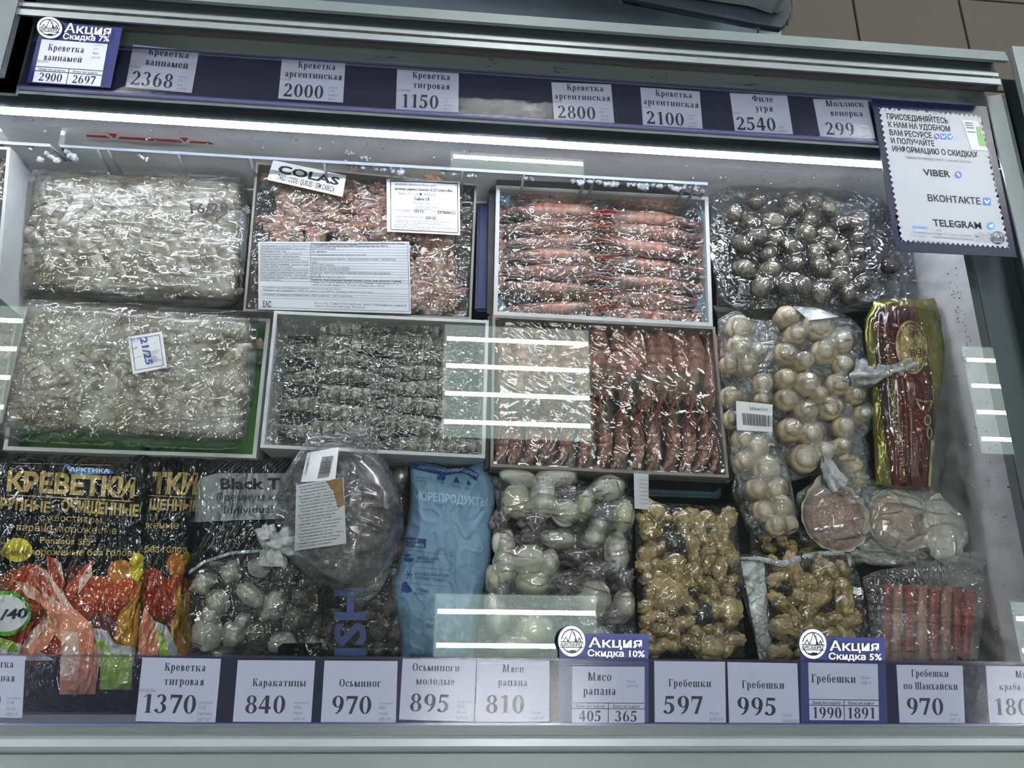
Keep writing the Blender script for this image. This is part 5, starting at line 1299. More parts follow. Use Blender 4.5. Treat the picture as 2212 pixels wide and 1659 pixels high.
for q in ([(1803, 435), (1880, 438), (1876, 505), (1800, 500)], [(1598, 600), (1620, 605), (1620, 638), (1594, 634)], [(1850, 635), (1890, 638), (1888, 652), (1852, 650)]):
    mesh('inner_label', [P(a, b, .7715) for a, b in q], [(0, 1, 2, 3)], M['badge'], t)
items = [(1920, 575, 22, 20, .016)]
bg = Bag(**quad([(1880, 420), (1975, 440), (1982, 640), (1885, 660)]), z=.765, H=.004, nu=40, nv=60, wr=wrk(.004, .03, .04, 85, .8), zfun=cover(items))
t = pack('clam_pack', 'second clear clam pack lying behind the full one, nearly empty edge showing', bg, M['film_vac'], 'seafood pack', (1930, 560), .762)
putb(CM[0], 'clam', 1920, 575, .770, 22, 20, 20, parent=t)
sq = [(1700, 655), (1880, 655), (1872, 705), (1690, 705)]
bg = Bag(**quad([(1540, 660), (1790, 655), (1880, 670), (1560, 712)]), z=.742, H=.006, nu=40, nv=20, wr=wrk(.003, .03, .04, 86)); o = bg.sheet('seafood_pack', M['squid_and_gap_dark'], None, origin=P(1700, 690, .74)); tag(o, 'dark grey pack hardly showing between the clams and the scallop bags', 'seafood pack')

def lumpy(name, label, outline, z, lumps, fmat, cat, rootpx, itemname, mats, itemlab, thk=.026, nu=90, nv=100, wr=None, seed=0, as_things=False, group=None, H=.004, blur=3, amp=.25, meshes=None, sz=.6, flm='film', hs=.62):
    r = random.Random(seed); its = [(x, y, rx, ry, thk * (.8 + .2 * r.random())) for (x, y, rx, ry, a, k_) in lumps]
    bg = Bag(**outline, z=z, H=H, nu=nu, nv=nv, pw=(6, 6), wr=wr, zfun=cover(its, .0, blur))
    t = pack(name, label, bg, fmat, cat, rootpx, z - .004, flm)
    if not meshes: meshes = {k_: [blob_mesh(itemname, mm, s, 1, 1, sz, amp, 1.5, .16, 4) for s in range(4)] for k_, mm in mats.items()}
    for i, (x, y, rx, ry, a, k_) in enumerate(lumps):
        mm = meshes[k_][i % len(meshes[k_])]
        zz = z + its[i][4] * .36
        if as_things: putb(mm, itemname, x, y, zz, rx, ry, a, its[i][4] * .50 / hs, None, itemlab[i], itemname.replace('_', ' ') if len(itemname) < 14 else cat, group)
        else: putb(mm, itemname, x, y, zz, rx, ry, a, its[i][4] * .50 / hs, t)
    return t, bg
# cuttlefish bag
s_ = 3.687
CU = [(1110, 270, 140, 60, 10, 'c'), (1090, 460, 110, 130, 0, 'y'), (1310, 430, 100, 150, 0, 'c'), (1420, 260, 150, 75, 0, 'c'), (1510, 400, 90, 60, 0, 't'), (1480, 540, 105, 100, -40, 'c'), (1630, 480, 75, 120, 20, 'y'), (1810, 350, 135, 90, -10, 'c'), (1935, 560, 90, 120, 0, 'y'), (1810, 560, 100, 90, 0, 't'),
    (1740, 650, 70, 60, 0, 'c'), (1230, 620, 90, 70, 0, 't'), (1420, 760, 135, 65, 8, 'c'), (1190, 750, 95, 60, 0, 't'), (990, 780, 85, 110, 0, 'c'), (1000, 970, 90, 130, 0, 'c'), (1180, 920, 130, 110, 0, 'c'), (1350, 940, 78, 95, 0, 'c'), (1570, 900, 110, 60, 0, 't'), (1700, 740, 95, 70, -30, 'c'), (1885, 860, 90, 150, 0, 'c'),
    (1930, 1080, 70, 80, 0, 't'), (1230, 1110, 140, 95, 10, 'y'), (1480, 1110, 130, 90, 0, 't'), (1700, 1010, 130, 80, 0, 't'), (1700, 1230, 130, 140, 0, 'c'), (905, 1070, 60, 110, 0, 'y'), (960, 1180, 65, 80, 0, 't'), (940, 1390, 90, 120, 0, 'c'), (1100, 1370, 90, 80, 0, 't'), (1230, 1480, 160, 130, 25, 'y'), (1870, 1380, 90, 80, 0, 't'),
    (1650, 1430, 110, 80, 0, 't'), (1090, 1600, 150, 80, 0, 'c'), (1750, 1520, 100, 60, 0, 'c'), (900, 1270, 60, 90, 0, 'c'), (1950, 1280, 80, 110, 0, 'c'), (1450, 1290, 110, 80, 0, 't'), (960, 620, 60, 80, 0, 't'), (1600, 1600, 130, 70, 0, 't')]
lumps = [(820 + x / s_, 960 + y / s_, rx / s_ * 1.14, ry / s_ * 1.14, a, k_) for (x, y, rx, ry, a, k_) in CU]
kn = dict(c='white cuttlefish', y='yellowish cuttlefish', t='purple tentacles')
def cl_lab(i, k_):
    x, y = CU[i][:2]; v = 'far' if y < 620 else 'middle' if y < 1150 else 'near'; h = 'by the blue bag' if x < 1200 else 'amid the bag' if x < 1650 else 'by the whelk pack'
    return '%s in the %s part of the cuttlefish bag, %s' % (kn[k_], v, h)
mm = dict(c=[blob_mesh('cuttlefish', 'cuttle', s, 1, 1, .6, .14, 1.3, .06) for s in range(3)], y=[blob_mesh('cuttlefish', 'cuttle_y', s + 5, 1, 1, .6, .16, 1.3, .08) for s in range(2)], t=[blob_mesh('cuttlefish', 'tentacle', s + 9, 1, 1, .55, .7, 3.0, .3, 4) for s in range(3)])
t, bg = lumpy('cuttlefish_bag', 'clear bag of small white cuttlefish beside the light blue bag', dict(top=[(1062, 1030), (1130, 1022), (1250, 1024), (1378, 1034)], bottom=[(1028, 1402), (1120, 1420), (1250, 1424), (1384, 1424)], left=[(1062, 1030), (1078, 1150), (1045, 1280), (1028, 1402)], right=[(1378, 1034), (1366, 1150), (1372, 1300), (1384, 1424)]),
    .772, lumps, M['film_clear'], 'seafood bag', (1220, 1240), 'cuttlefish', {}, rowlab([l[:2] for l in lumps], [kn[l[5]] for l in lumps], 'of the bag'), thk=.034, seed=4, as_things=True, group='small cuttlefish in the clear bag', meshes=mm, wr=sheetw(wrk(.003, .03, .012, 91, .1), wrk(.002, .05, .05, 93)), blur=2)
q = [(1369, 1022), (1401, 1024), (1401, 1101), (1371, 1098)]
lv = Level(.800)
o = mesh('side_label', [lv.map(a, b) for a, b in q] + [lv.map(a, b, -.0006) for a, b in q], [(0, 1, 2, 3), (7, 6, 5, 4), (0, 4, 5, 1), (1, 5, 6, 2), (2, 6, 7, 3), (3, 7, 4, 0)], M['badge'], t); o['label'] = 'white paper label at the corner of the bag'
s_text(lv, q, [(w_, .35, .95, .2 + .11 * i, .055) for i, w_ in enumerate(['Каракатица', 'мороженая', 'Изготов', 'Условия', 'Энергет', 'Пищевая', 'Масса нетто'])], 'grey_ink', 'fine_print', t, .0006)

# whelk meat packs
def scatter(poly, n, r0, r1, seed, mats, k=.72):
    r = random.Random(seed); out = []; tries = 0
    while len(out) < n and tries < 4000:
        tries += 1; u, v = r.uniform(.08, .92), r.uniform(.06, .96); x, y = at(poly, u, v); R_ = r.uniform(r0, r1)
        if all(math.hypot(x - a, y - b) > (R_ + c) * k for a, b, c, *_ in out): out.append((x, y, R_, R_ * r.uniform(.5, .85), r.uniform(0, 180), r.choice(mats)))
    return out
def wl(which):
    def f(i, k_): return ('%s lump of whelk meat in the %s' % ({'a': 'yellow brown', 'b': 'orange', 'd': 'dark'}[k_], which))
    return f
q = [(1370, 1080), (1592, 1098), (1610, 1420), (1380, 1420)]
lumps = scatter(q, 120, 17, 34, 5, 'aababbabaabbabd', .56)
lumpy('whelk_pack', 'vacuum pack of yellow brown whelk meat beside the cuttlefish', quad(q), .782, lumps, M['film_vac'], 'seafood pack', (1490, 1250), 'whelk_meat', dict(a='rapana', b='rapana2', d='rapana_dark'), wl(''), thk=.020, seed=6, wr=wrk(.002, .05, .05, 95), H=.008, amp=.32)
q2 = [(1650, 1205), (1832, 1200), (1868, 1425), (1668, 1425)]
lumps = scatter(q2, 52, 19, 36, 7, 'aababbbad', .56)
t, bg = lumpy('whelk_pack', 'smaller whelk meat pack with a frosty folded side', dict(top=[(1566, 1200), (1640, 1196), (1690, 1212), (1770, 1195), (1838, 1194)], bottom=[(1640, 1425), (1760, 1427), (1886, 1425)], left=[(1566, 1200), (1605, 1290), (1640, 1425)], right=[(1838, 1194), (1868, 1290), (1886, 1425)]),
    .790, lumps, M['film_vac'], 'seafood pack', (1740, 1310), 'whelk_meat', dict(a='rapana', b='rapana2', d='rapana_dark'), wl(''), thk=.022, seed=8, wr=sheetw(wrk(.003, .05, .02, 96), wrk(.002, .09, .09, 98)), H=.004, amp=.32)
fpts = [lerp(0, 1, i / 20) for i in range(21)]
fb = Bag(top=[(1612, 1205), (1660, 1206)], bottom=[(1640, 1425), (1668, 1425)], left=[(1600, 1212), (1640, 1425)], right=[(1650, 1206), (1670, 1425)], z=.790, H=.003, nu=12, nv=50, wr=wrk(.003, .06, .06, 99)); fb.sheet('frosty_fold', M['film_milk'], t, closed=False)
crest = [bg.map(*p, .001) for p in [(1600, 1206), (1640, 1207), (1690, 1218), (1720, 1208), (1770, 1196), (1820, 1194), (1834, 1200), (1836, 1222)]]
tube('frost_seam', crest, [.0015, .003, .004, .004, .0035, .003, .003, .0015], M['frost'], t)
# pack edge behind it
q3 = [(1618, 1150), (1800, 1160), (1860, 1220), (1620, 1210)]
lumpy('whelk_pack', 'whelk meat pack mostly hidden under the white scallop bag', quad(q3), .765, scatter(q3, 9, 16, 24, 17, 'ab'), M['film_vac'], 'seafood pack', (1720, 1190), 'whelk_meat', dict(a='rapana', b='rapana2'), wl(''), thk=.018, nu=50, nv=24, seed=9)

# scallop bags
SC1 = [(680, 510, 90), (835, 575, 80), (1010, 490, 100), (1170, 600, 85), (680, 720, 85), (865, 760, 102), (1120, 770, 85), (690, 890, 92), (960, 850, 70), (860, 990, 90), (1060, 965, 95), (720, 1150, 95), (890, 1190, 95), (850, 1390, 115), (1170, 1130, 85), (1330, 1020, 65), (770, 340, 85), (960, 270, 110), (700, 190, 85), (1150, 410, 95), (1150, 1290, 70), (1270, 860, 75), (1010, 1330, 80)]
lumps = [(1520 + x / 3.95, 640 + y / 3.95, R_ / 3.95 * 1.08, R_ / 3.95, 0, 's') for x, y, R_ in SC1]
smm = dict(s=[blob_mesh('scallop', 'scallop', s, 1, 1, .75, .10, 1.2, .0, 3, .25) for s in range(3)])
def sc_lab(lst, which):
    def f(i, k_):
        x, y = lst[i][:2]; v = 'upper' if y < 500 else 'middle' if y < 900 else 'lower'
        return 'round cream scallop in the %s part of the %s' % (v, which)
    return f
t, bg = lumpy('scallop_bag', 'knotted clear bag of cream scallops, its knot pointing at the eel pack', dict(top=[(1672, 712), (1690, 672), (1760, 660), (1830, 682), (1862, 712)], bottom=[(1712, 1040), (1790, 1010), (1880, 930), (1906, 870)], left=[(1672, 712), (1662, 800), (1668, 930), (1712, 1040)], right=[(1862, 712), (1868, 760), (1885, 800), (1908, 840), (1906, 870)]),
    .776, lumps, M['film_bag'], 'seafood bag', (1780, 860), 'scallop', {}, rowlab([l[:2] for l in lumps], 'cream scallop', 'of the knotted bag'), thk=.040, seed=10, as_things=True, group='scallops in the knotted bag', meshes=smm, hs=.78, wr=sheetw(wrk(.006, .02, .03, 101, .5), wrk(.004, .05, .05, 102)), H=.008)
def knot(t, pts, rad, mat='film_milk'):
    P_ = [tuple(p) for p in pts]; m_ = (len(pts) - 1) * 5; rr_ = [rad[min(int(i / 5), len(rad) - 2)] * (1 - (i / 5) % 1) + rad[min(int(i / 5) + 1, len(rad) - 1)] * ((i / 5) % 1) for i in range(m_)] + [rad[-1]]
    pts = [Vector([lerp(P_[min(i // 5, len(P_) - 2)][k_], P_[min(i // 5, len(P_) - 2) + 1][k_], i / 5 - min(i // 5, len(P_) - 2)) for k_ in range(3)]) for i in range(m_ + 1)]
    rad = rr_
    vs = []; fs = []; n = 28
    for i, p in enumerate(pts):
        p = Vector(p); d = (Vector(pts[min(i + 1, len(pts) - 1)]) - Vector(pts[max(i - 1, 0)])).normalized(); a = d.orthogonal().normalized(); b = d.cross(a)
        for k_ in range(n):
            t_ = 2 * math.pi * k_ / n; rr = rad[i] * (1 + .22 * math.sin(t_ * 6 + i * .25) + .25 * N3(i * .3, k_ * .6, rad[0] * 900) + .1 * math.sin(t_ * 11)); vs.append(p + (a * math.cos(t_) + b * math.sin(t_)) * rr)
    for i in range(len(pts) - 1):
        for k_ in range(n): fs.append((i * n + k_, i * n + (k_ + 1) % n, (i + 1) * n + (k_ + 1) % n, (i + 1) * n + k_))
    return mesh('knot', vs, fs, M[mat], t, True)
M['knot'] = pbr('white_knotted_film', '#c2c4c6', .25, c2='#8f9395', ns=90, bump=.9, bs=200)
knot(t, [P(1850, 808, .80), P(1868, 812, .806), P(1885, 815, .808), P(1896, 812, .808), P(1905, 806, .808), P(1925, 800, .808), P(1945, 797, .808), P(1966, 792, .808)], [.018, .013, .010, .006, .009, .007, .009, .011], 'knot')
text(bg, [('Гребешки', (1808, 678), (1775, 672), (2, 7), 'sans')], M['grey_ink'], 'fine_print', t, .006)
q = [(1712, 661), (1762, 664), (1812, 684), (1748, 692)]
sticker(bg, q, 'paper_label', t, 'white', .0045, 'upside down white paper label')
SC2 = [(300, 290, 105), (290, 450, 100), (200, 600, 70), (360, 610, 85), (220, 870, 85), (235, 1060, 75), (450, 480, 70), (480, 760, 80), (480, 900, 60), (330, 1230, 90), (430, 1300, 100), (520, 1480, 110), (340, 1420, 80), (590, 1640, 100), (440, 1640, 85), (640, 1800, 95), (500, 1830, 90), (600, 1960, 80), (720, 1950, 70)]
lumps = [(1520 + x / 3.95, 640 + y / 3.95, R_ / 3.95 * 1.05, R_ / 3.95 * 1.05, 0, 's') for x, y, R_ in SC2]
t, bg = lumpy('scallop_bag', 'long narrow milky bag of scallops with a barcode label, beside the red shrimps', dict(top=[(1550, 690), (1590, 672), (1628, 690), (1690, 690)], bottom=[(1622, 1156), (1660, 1160), (1700, 1155), (1725, 1148)], left=[(1550, 690), (1556, 850), (1580, 1020), (1600, 1100), (1622, 1156)], right=[(1690, 690), (1672, 800), (1672, 930), (1705, 1020), (1725, 1148)]),
    .786, lumps, M['film_bag'], 'seafood bag', (1640, 900), 'scallop', {}, rowlab([l[:2] for l in lumps], 'cream scallop', 'of the long bag'), thk=.034, seed=12, as_things=True, group='scallops in the long bag', meshes=smm, hs=.78, wr=sheetw(wrk(.006, .04, .016, 111, .2), wrk(.004, .06, .04, 112)), H=.012)
q = [(1590, 866), (1669, 874), (1668, 933), (1592, 929)]
lv = Level(.826)
o = mesh('barcode_label', [lv.map(a, b) for a, b in q] + [lv.map(a, b, -.0005) for a, b in q], [(0, 1, 2, 3), (7, 6, 5, 4), (0, 4, 5, 1), (1, 5, 6, 2), (2, 6, 7, 3), (3, 7, 4, 0)], M['white'], t); o['label'] = 'white barcode label'
barcode(lv, [at(q, .15, .4), at(q, .97, .42), at(q, .97, .82), at(q, .17, .82)], t, .0005)
s_text(lv, q, [('Гребешки 0,3 кг', .35, .86, .27, .12)], 'ink', 'fine_print', t, .0006)
t = thing('scallop_bag', 'thin folded bag end behind the stuffed shells, with its own small knot', 'seafood bag', P(1830, 1010, .76))
bg = Bag(top=[(1800, 940), (1850, 925), (1880, 960)], bottom=[(1740, 1075), (1820, 1060), (1900, 1080)], left=[(1800, 940), (1765, 1000), (1740, 1075)], right=[(1880, 960), (1885, 1010), (1900, 1080)], z=.766, H=.012, nu=40, nv=40, wr=wrk(.005, .04, .03, 121)); bg.sheet('film', M['film_bag'], t)
knot(t, [P(1782, 990, .80), P(1788, 1010, .804), P(1795, 1030, .803), P(1808, 1050, .80)], [.005, .008, .010, .014], 'knot')
for i, (x, y) in enumerate(((1812, 985), (1838, 1005), (1790, 1045), (1850, 1040))): putb(smm['s'][i % 3], 'scallop', x, y, .768, 21, 19, 0, .016, t)

# stuffed scallop shells in a thin bag
def shell_thing(px, py, R_, z, mt, lab, tilt=0, ry=None, only_shell=False):
    u = (P(px + 1, py, z) - P(px, py, z)).length; p = P(px, py, z); t = thing('stuffed_shell', lab, 'scallop shell', p, 'stuffed scallop shells')
    ry = ry or R_; n = 48; vs = [(p.x, p.y, z - .006)]; fs = []
    rings = [(.35, -.006), (.7, -.004), (1.0, .004), (1.04, .006), (1.0, .002), (.6, -.010)]
    for rr, dz in rings:
        for k_ in range(n):
            a = 2 * math.pi * k_ / n; w = rr * (1 + (.03 * math.sin(a * 14) if rr > .8 else 0) + (.22 * max(0, math.cos(a - 1.25 - tilt)) ** 14)); vs.append((p.x + R_ * u * w * math.cos(a), p.y + ry * u * w * math.sin(a), z + dz + .001 * math.sin(a * 14)))
    for k_ in range(n): fs.append((0, 1 + k_, 1 + (k_ + 1) % n))
    for j in range(len(rings) - 1):
        for k_ in range(n): fs.append((1 + j * n + k_, 1 + (j + 1) * n + k_, 1 + (j + 1) * n + (k_ + 1) % n, 1 + j * n + (k_ + 1) % n))
    mesh('shell', vs, fs, M['shell'], t, True)
    if not only_shell:
        bm = blob_mesh('filling', mt, px, 1, 1, .5, .1, 2.5)[0][1]; o = bpy.data.objects.new('filling', bm); C.objects.link(o); o.parent = t
        o.matrix_basis = Matrix.Translation((0, 0, .002)) @ Matrix.Diagonal((R_ * u * .94, ry * u * .94, .022, 1))
    return t
shell_thing(1800, 1118, 70, .792, 'mince', 'stuffed shell with frosty brown filling, next to the long scallop bag', .5)
shell_thing(1932, 1126, 62, .788, 'mince2', 'stuffed shell with tan cheesy filling, middle of the three shells', -1.8)
shell_thing(2030, 1150, 44, .786, 'mince2', 'pale closed scallop shell standing nearest the side wall', .3, 62, True)
items = [(1800, 1118, 74, 74, .030), (1932, 1126, 66, 66, .028), (2030, 1150, 46, 66, .024)]
bg = Bag(top=[(1722, 1065), (1780, 1030), (1850, 1030), (1920, 1045), (2010, 1055), (2062, 1095)], bottom=[(1730, 1165), (1800, 1200), (1900, 1222), (2000, 1222), (2065, 1200), (2092, 1170)], left=[(1722, 1065), (1718, 1110), (1730, 1165)], right=[(2062, 1095), (2088, 1130), (2092, 1170)], z=.78, H=.006, nu=110, nv=60, wr=sheetw(wrk(.005, .03, .02, 131, .4), wrk(.003, .05, .05, 132)), zfun=cover(items, 0, 4))
t = pack('shell_bag', 'thin milky bag around three stuffed scallop shells', bg, M['film_bag'], 'seafood bag', (1900, 1130), .776)
putb(blob_mesh('lower_shell', 'shell', 3, 1, 1, .6, .06, 1.2), 'lower_shell', 1910, 1190, .765, 75, 28, 0, .01, t)

# eel pack
t = thing('eel_pack', 'gold edged flat pack of dark roasted eel fillet beside the side wall', 'seafood pack', P(1960, 850, .790))
eo = dict(top=[(1888, 652), (1940, 645), (1990, 648), (2035, 640), (2045, 652)], bottom=[(1892, 1045), (1950, 1058), (2010, 1062)], left=[(1888, 652), (1868, 710), (1882, 860), (1892, 1045)], right=[(2045, 652), (2038, 800), (2022, 900), (2010, 1062)])
bg = Bag(**eo, z=.794, H=.006, nu=60, nv=100, pw=(5, 8), wr=wrk(.0015, .04, .02, 141)); bg.sheet('gold_pouch', M['goldfoil'], t)
eb = Bag(top=[(1892, 668), (1940, 660), (1978, 662)], bottom=[(1928, 1050), (1970, 1056), (2010, 1058)], left=[(1892, 668), (1890, 760), (1905, 900), (1928, 1050)], right=[(1978, 662), (2010, 800), (2020, 900), (2006, 1058)], z=.800, H=.014, nu=60, nv=110, pw=(2.5, 10), wr=sheetw(wrk(.002, .08, .01, 143, ridge=False), lambda x, y, u, v, e: -.006 * e * math.exp(-((u - .45) / .05) ** 2)))
eb.sheet('eel_fillet', M['eel'], t, closed=True)
lay(eb, poly_bm([ell(1969, 750, 34, 58, 36, -.1)]), M['gold'], 'oval_emblem', t, .0022)
lay(eb, poly_bm(ringp(1969, 750, 31, 54, 2, 32) + ringp(1969, 750, 27, 50, 1, 32)), M['ink'], 'emblem_rings', t, .0030)
text(eb, [('承', (1962, 726), (1984, 728), (0, -18)), ('一', (1966, 752), (1980, 740), (0, -10)), ('明', (1968, 774), (1990, 770), (0, -17))], M['ink'], 'emblem_characters', t, .0034)
text(eb, [('FROZEN ROASTED EEL FILLET', (1912, 766), (1949, 1048), (12, -2), 'serif' if False else 'sans', .02)], M['gold2'], 'lettering', t, .0030)
lay(eb, poly_bm(sum([[linep(a, b, 4)] for a, b in zip([(1978, 862), (1998, 868), (2014, 866), (1990, 884), (1980, 866)], [(1998, 868), (2014, 866), (2006, 888), (1996, 886), (1990, 884)])], []) + ringp(2004, 908, 8, 12, 3, 20) + ringp(2008, 935, 6, 14, 3, 20)), M['gold'], 'gold_script', t, .0030)
for (a, b) in (((2014, 950), (2008, 1050)),):
    lay(bg, poly_bm([linep(a, b, 5)]), M['gold'], 'gold_border', t, .018)
fb = Bag(top=[(1895, 640), (1960, 628), (1990, 632)], bottom=[(1900, 1050), (2015, 1060)], left=[(1895, 640), (1870, 720), (1890, 860), (1900, 1050)], right=[(1990, 632), (2045, 700), (2040, 900), (2015, 1060)], z=.802, H=.018, nu=60, nv=100, pw=(3, 8), wr=wrk(.003, .05, .02, 145))
fb.sheet('clear_front', film('eel_pack_film', 1.6, .0, .06, .6, 12, stretch=(1, 2, 1), rot=1.3, dist=.003), t, closed=False)
t = thing('eel_pack', 'second dark red eel pack, only a strip showing under the scallop bag', 'seafood pack', P(1880, 1000, .755))
bg = Bag(**quad([(1862, 900), (1888, 900), (1905, 1055), (1876, 1050)]), z=.760, H=.008, nu=10, nv=40); bg.sheet('pouch', M['eel2'], t)

# crab strips
t = thing('crab_strip_bag', 'clear bag of red and cream crab strips in the near corner by the wall', 'seafood bag', P(2010, 1320, .78))
xs = [1905, 1926, 1950, 1978, 2004, 2030, 2056, 2078]
stp = []
for i, (a, b) in enumerate(zip(xs[:-1], xs[1:])):
    mname = 'crab_red' if i % 2 == 0 else 'crab_pale'
    c = [(a, 1262 + i), (b, 1260 + i), (b - 4 + i * .6, 1432), (a - 4 + i * .6, 1432)]
    bb = Bag(**quad(c), z=.785 + .002 * (i % 2), H=.012, nu=10, nv=40, pw=(2.4, 14), wr=wrk(.002, .1, .02, 150 + i, ridge=False)); o = bb.sheet('crab_strip', M[mname], None, origin=P(a, 1432, .78)); tag(o, '%s crab strip from the whelk pack side, %s' % (ORD[i], 'red' if i % 2 == 0 else 'cream'), 'crab strip', 'crab strips in the corner bag')
bb = Bag(**quad([(2078, 1274), (2112, 1278), (2098, 1432), (2074, 1432)]), z=.785, H=.012, nu=10, nv=40, pw=(2.4, 14)); o = bb.sheet('crab_strip', M['crab_red'], None, origin=P(2080, 1432, .78)); tag(o, 'bright red crab strip lying apart, nearest the side wall', 'crab strip', 'crab strips in the corner bag')
bg = Bag(top=[(1862, 1248), (1900, 1232), (1990, 1218), (2060, 1196), (2132, 1190)], bottom=[(1880, 1432), (2000, 1434), (2110, 1434)], left=[(1862, 1248), (1876, 1330), (1880, 1432)], right=[(2132, 1190), (2128, 1300), (2110, 1434)], z=.796, H=.010, nu=80, nv=80, pw=(5, 6), wr=sheetw(wrk(.004, .03, .012, 161, .5), wrk(.002, .05, .04, 163)))
bg.sheet('film', M['film_clear'], t)

# ------- printed bags in front
def bokeh(surf, t, lst, off):
    for i, (x, y, rx, ry, mt) in enumerate(lst):
        lay(surf, poly_bm([ell(x, y, rx, ry, 24)]), M[mt], 'printed_spot', t, off + .0001 * i)
# second black bag first (behind)
t = thing('shrimp_bag', 'black and gold shrimp bag half hidden behind the first black one', 'seafood bag', P(390, 1210, .745))
bg = Bag(top=[(290, 985), (340, 978), (410, 980), (462, 985)], bottom=[(240, 1534), (330, 1536), (400, 1530)], left=[(290, 985), (280, 1200), (240, 1534)], right=[(462, 985), (432, 1060), (412, 1200), (392, 1424), (388, 1530)], z=.750, H=.024, nu=60, nv=120, pw=(3, 6), wr=sheetw(wrk(.004, .03, .012, 171, .3), wrk(.003, .05, .04, 172)))
bg.sheet('bag_body', M['bag_black'], t)
text(bg, [('КРЕВЕТКИ', (90, 1066), (430, 1066), (0, -38), 'sans', .05)][:0] + [('ТКИ', (326, 1064), (424, 1066), (4, -42), 'sans', .05), ('ЩЕННЫЕ', (322, 1100), (428, 1104), (2, -22), 'sans', .045), ('М', (324, 1124), (340, 1124), (0, -14)), ('женые', (312, 1142), (386, 1142), (0, -16)), ('без голов', (312, 1193), (404, 1194), (0, -16), 'sans', .02)], M['gold'], 'gold_lettering', t, .0014)
lay(bg, poly_bm([linep((320, 1070), (428, 1076), 2)]), M['gold'], 'gold_line', t, .0012)
bokeh(bg, t, [(360, 1380, 48, 60, 'rust'), (345, 1290, 40, 45, 'redorange'), (385, 1265, 22, 26, 'orange'), (330, 1250, 22, 24, 'redorange'), (382, 1220, 22, 26, 'amber'), (404, 1215, 9, 24, 'yellow'), (392, 1300, 18, 34, 'amber2'), (390, 1370, 22, 50, 'amber2')], .0012)
lay(bg, poly_bm([[(312, 1310), (330, 1335), (345, 1390), (340, 1422), (298, 1422), (300, 1360)]]), M['shrimp'], 'printed_shrimp', t, .003)
lay(bg, poly_bm([[(332, 1340), (360, 1352), (392, 1422), (345, 1422)]]), M['plate'], 'printed_plate', t, .0028)
lay(bg, poly_bm([[(336, 1356), (356, 1372), (366, 1422), (345, 1422)]]), M['lime'], 'printed_leaf', t, .0034)
# first
t = thing('shrimp_bag', 'black and gold shrimp bag in the near corner with a tail-up shrimp picture', 'seafood bag', P(150, 1210, .75))
bg = Bag(top=[(-110, 978), (0, 976), (120, 982), (250, 988), (290, 985), (312, 962), (326, 972)], bottom=[(-110, 1535), (100, 1538), (250, 1537), (296, 1530)], left=[(-110, 978), (-112, 1200), (-110, 1535)], right=[(326, 972), (326, 1050), (322, 1200), (302, 1424), (296, 1530)], z=.756, H=.030, nu=100, nv=130, pw=(6, 7), wr=sheetw(wrk(.0045, .02, .010, 181, .35), wrk(.003, .045, .03, 182, -.4)))
bg.sheet('bag_body', M['bag_black'], t)
text(bg, [('КРЕВЕТКИ', (14, 1058), (290, 1074), (3, -40), 'sans', .05), ('КРУПНЫЕ', (-18, 1096), (108, 1107), (2, -22), 'sans', .045), ('ОЧИЩЕННЫЕ', (131, 1103), (299, 1115), (2, -24), 'sans', .045), ('с хвостиком', (86, 1124), (220, 1130), (1, -15)), ('варено-мороженые', (36, 1146), (252, 1154), (1, -16)), ('Penaeus SPP.', (86, 1173), (206, 1178), (1, -14), 'sans', .02), ('варено-мороженые без головы', (-20, 1198), (300, 1201), (1, -14), 'sans', .02)], M['gold'], 'gold_lettering', t, .0014)
lay(bg, poly_bm([linep((14, 1069), (288, 1083), 2.2), linep((25, 1000), (240, 1005), 1.2)]), M['gold'], 'gold_line', t, .0012)
lay(bg, poly_bm([[(138, 1000), (160, 1010), (238, 1014), (247, 1023), (165, 1026), (146, 1014)]]), M['skyblue'], 'blue_flash', t, .0014)
text(bg, [('АРКТИКА', (150, 1018), (236, 1022), (1, -9), 'sans', .02)], M['white'], 'flash_lettering', t, .0022)
bokeh(bg, t, [(60, 1330, 95, 110, 'rust'), (250, 1330, 70, 90, 'redorange'), (190, 1300, 60, 60, 'redorange'), (70, 1270, 50, 52, 'orange'), (165, 1255, 32, 34, 'plum'), (205, 1275, 32, 30, 'orange'), (240, 1275, 22, 28, 'orange'), (262, 1235, 30, 26, 'amber'), (298, 1225, 20, 30, 'yellow'), (300, 1290, 26, 36, 'amber2'), (275, 1275, 24, 28, 'orange'), (280, 1345, 26, 38, 'amber2'), (262, 1390, 26, 40, 'amber'), (290, 1395, 24, 42, 'amber2'),
    (215, 1360, 36, 34, 'plum'), (38, 1188, 32, 26, 'yellow'), (90, 1380, 60, 40, 'redorange')], .0012)
text(bg, [('варено', (-20, 1199), (64, 1200), (1, -14), 'sans', .02)], M['gold2'], 'spot_lettering', t, .0040)
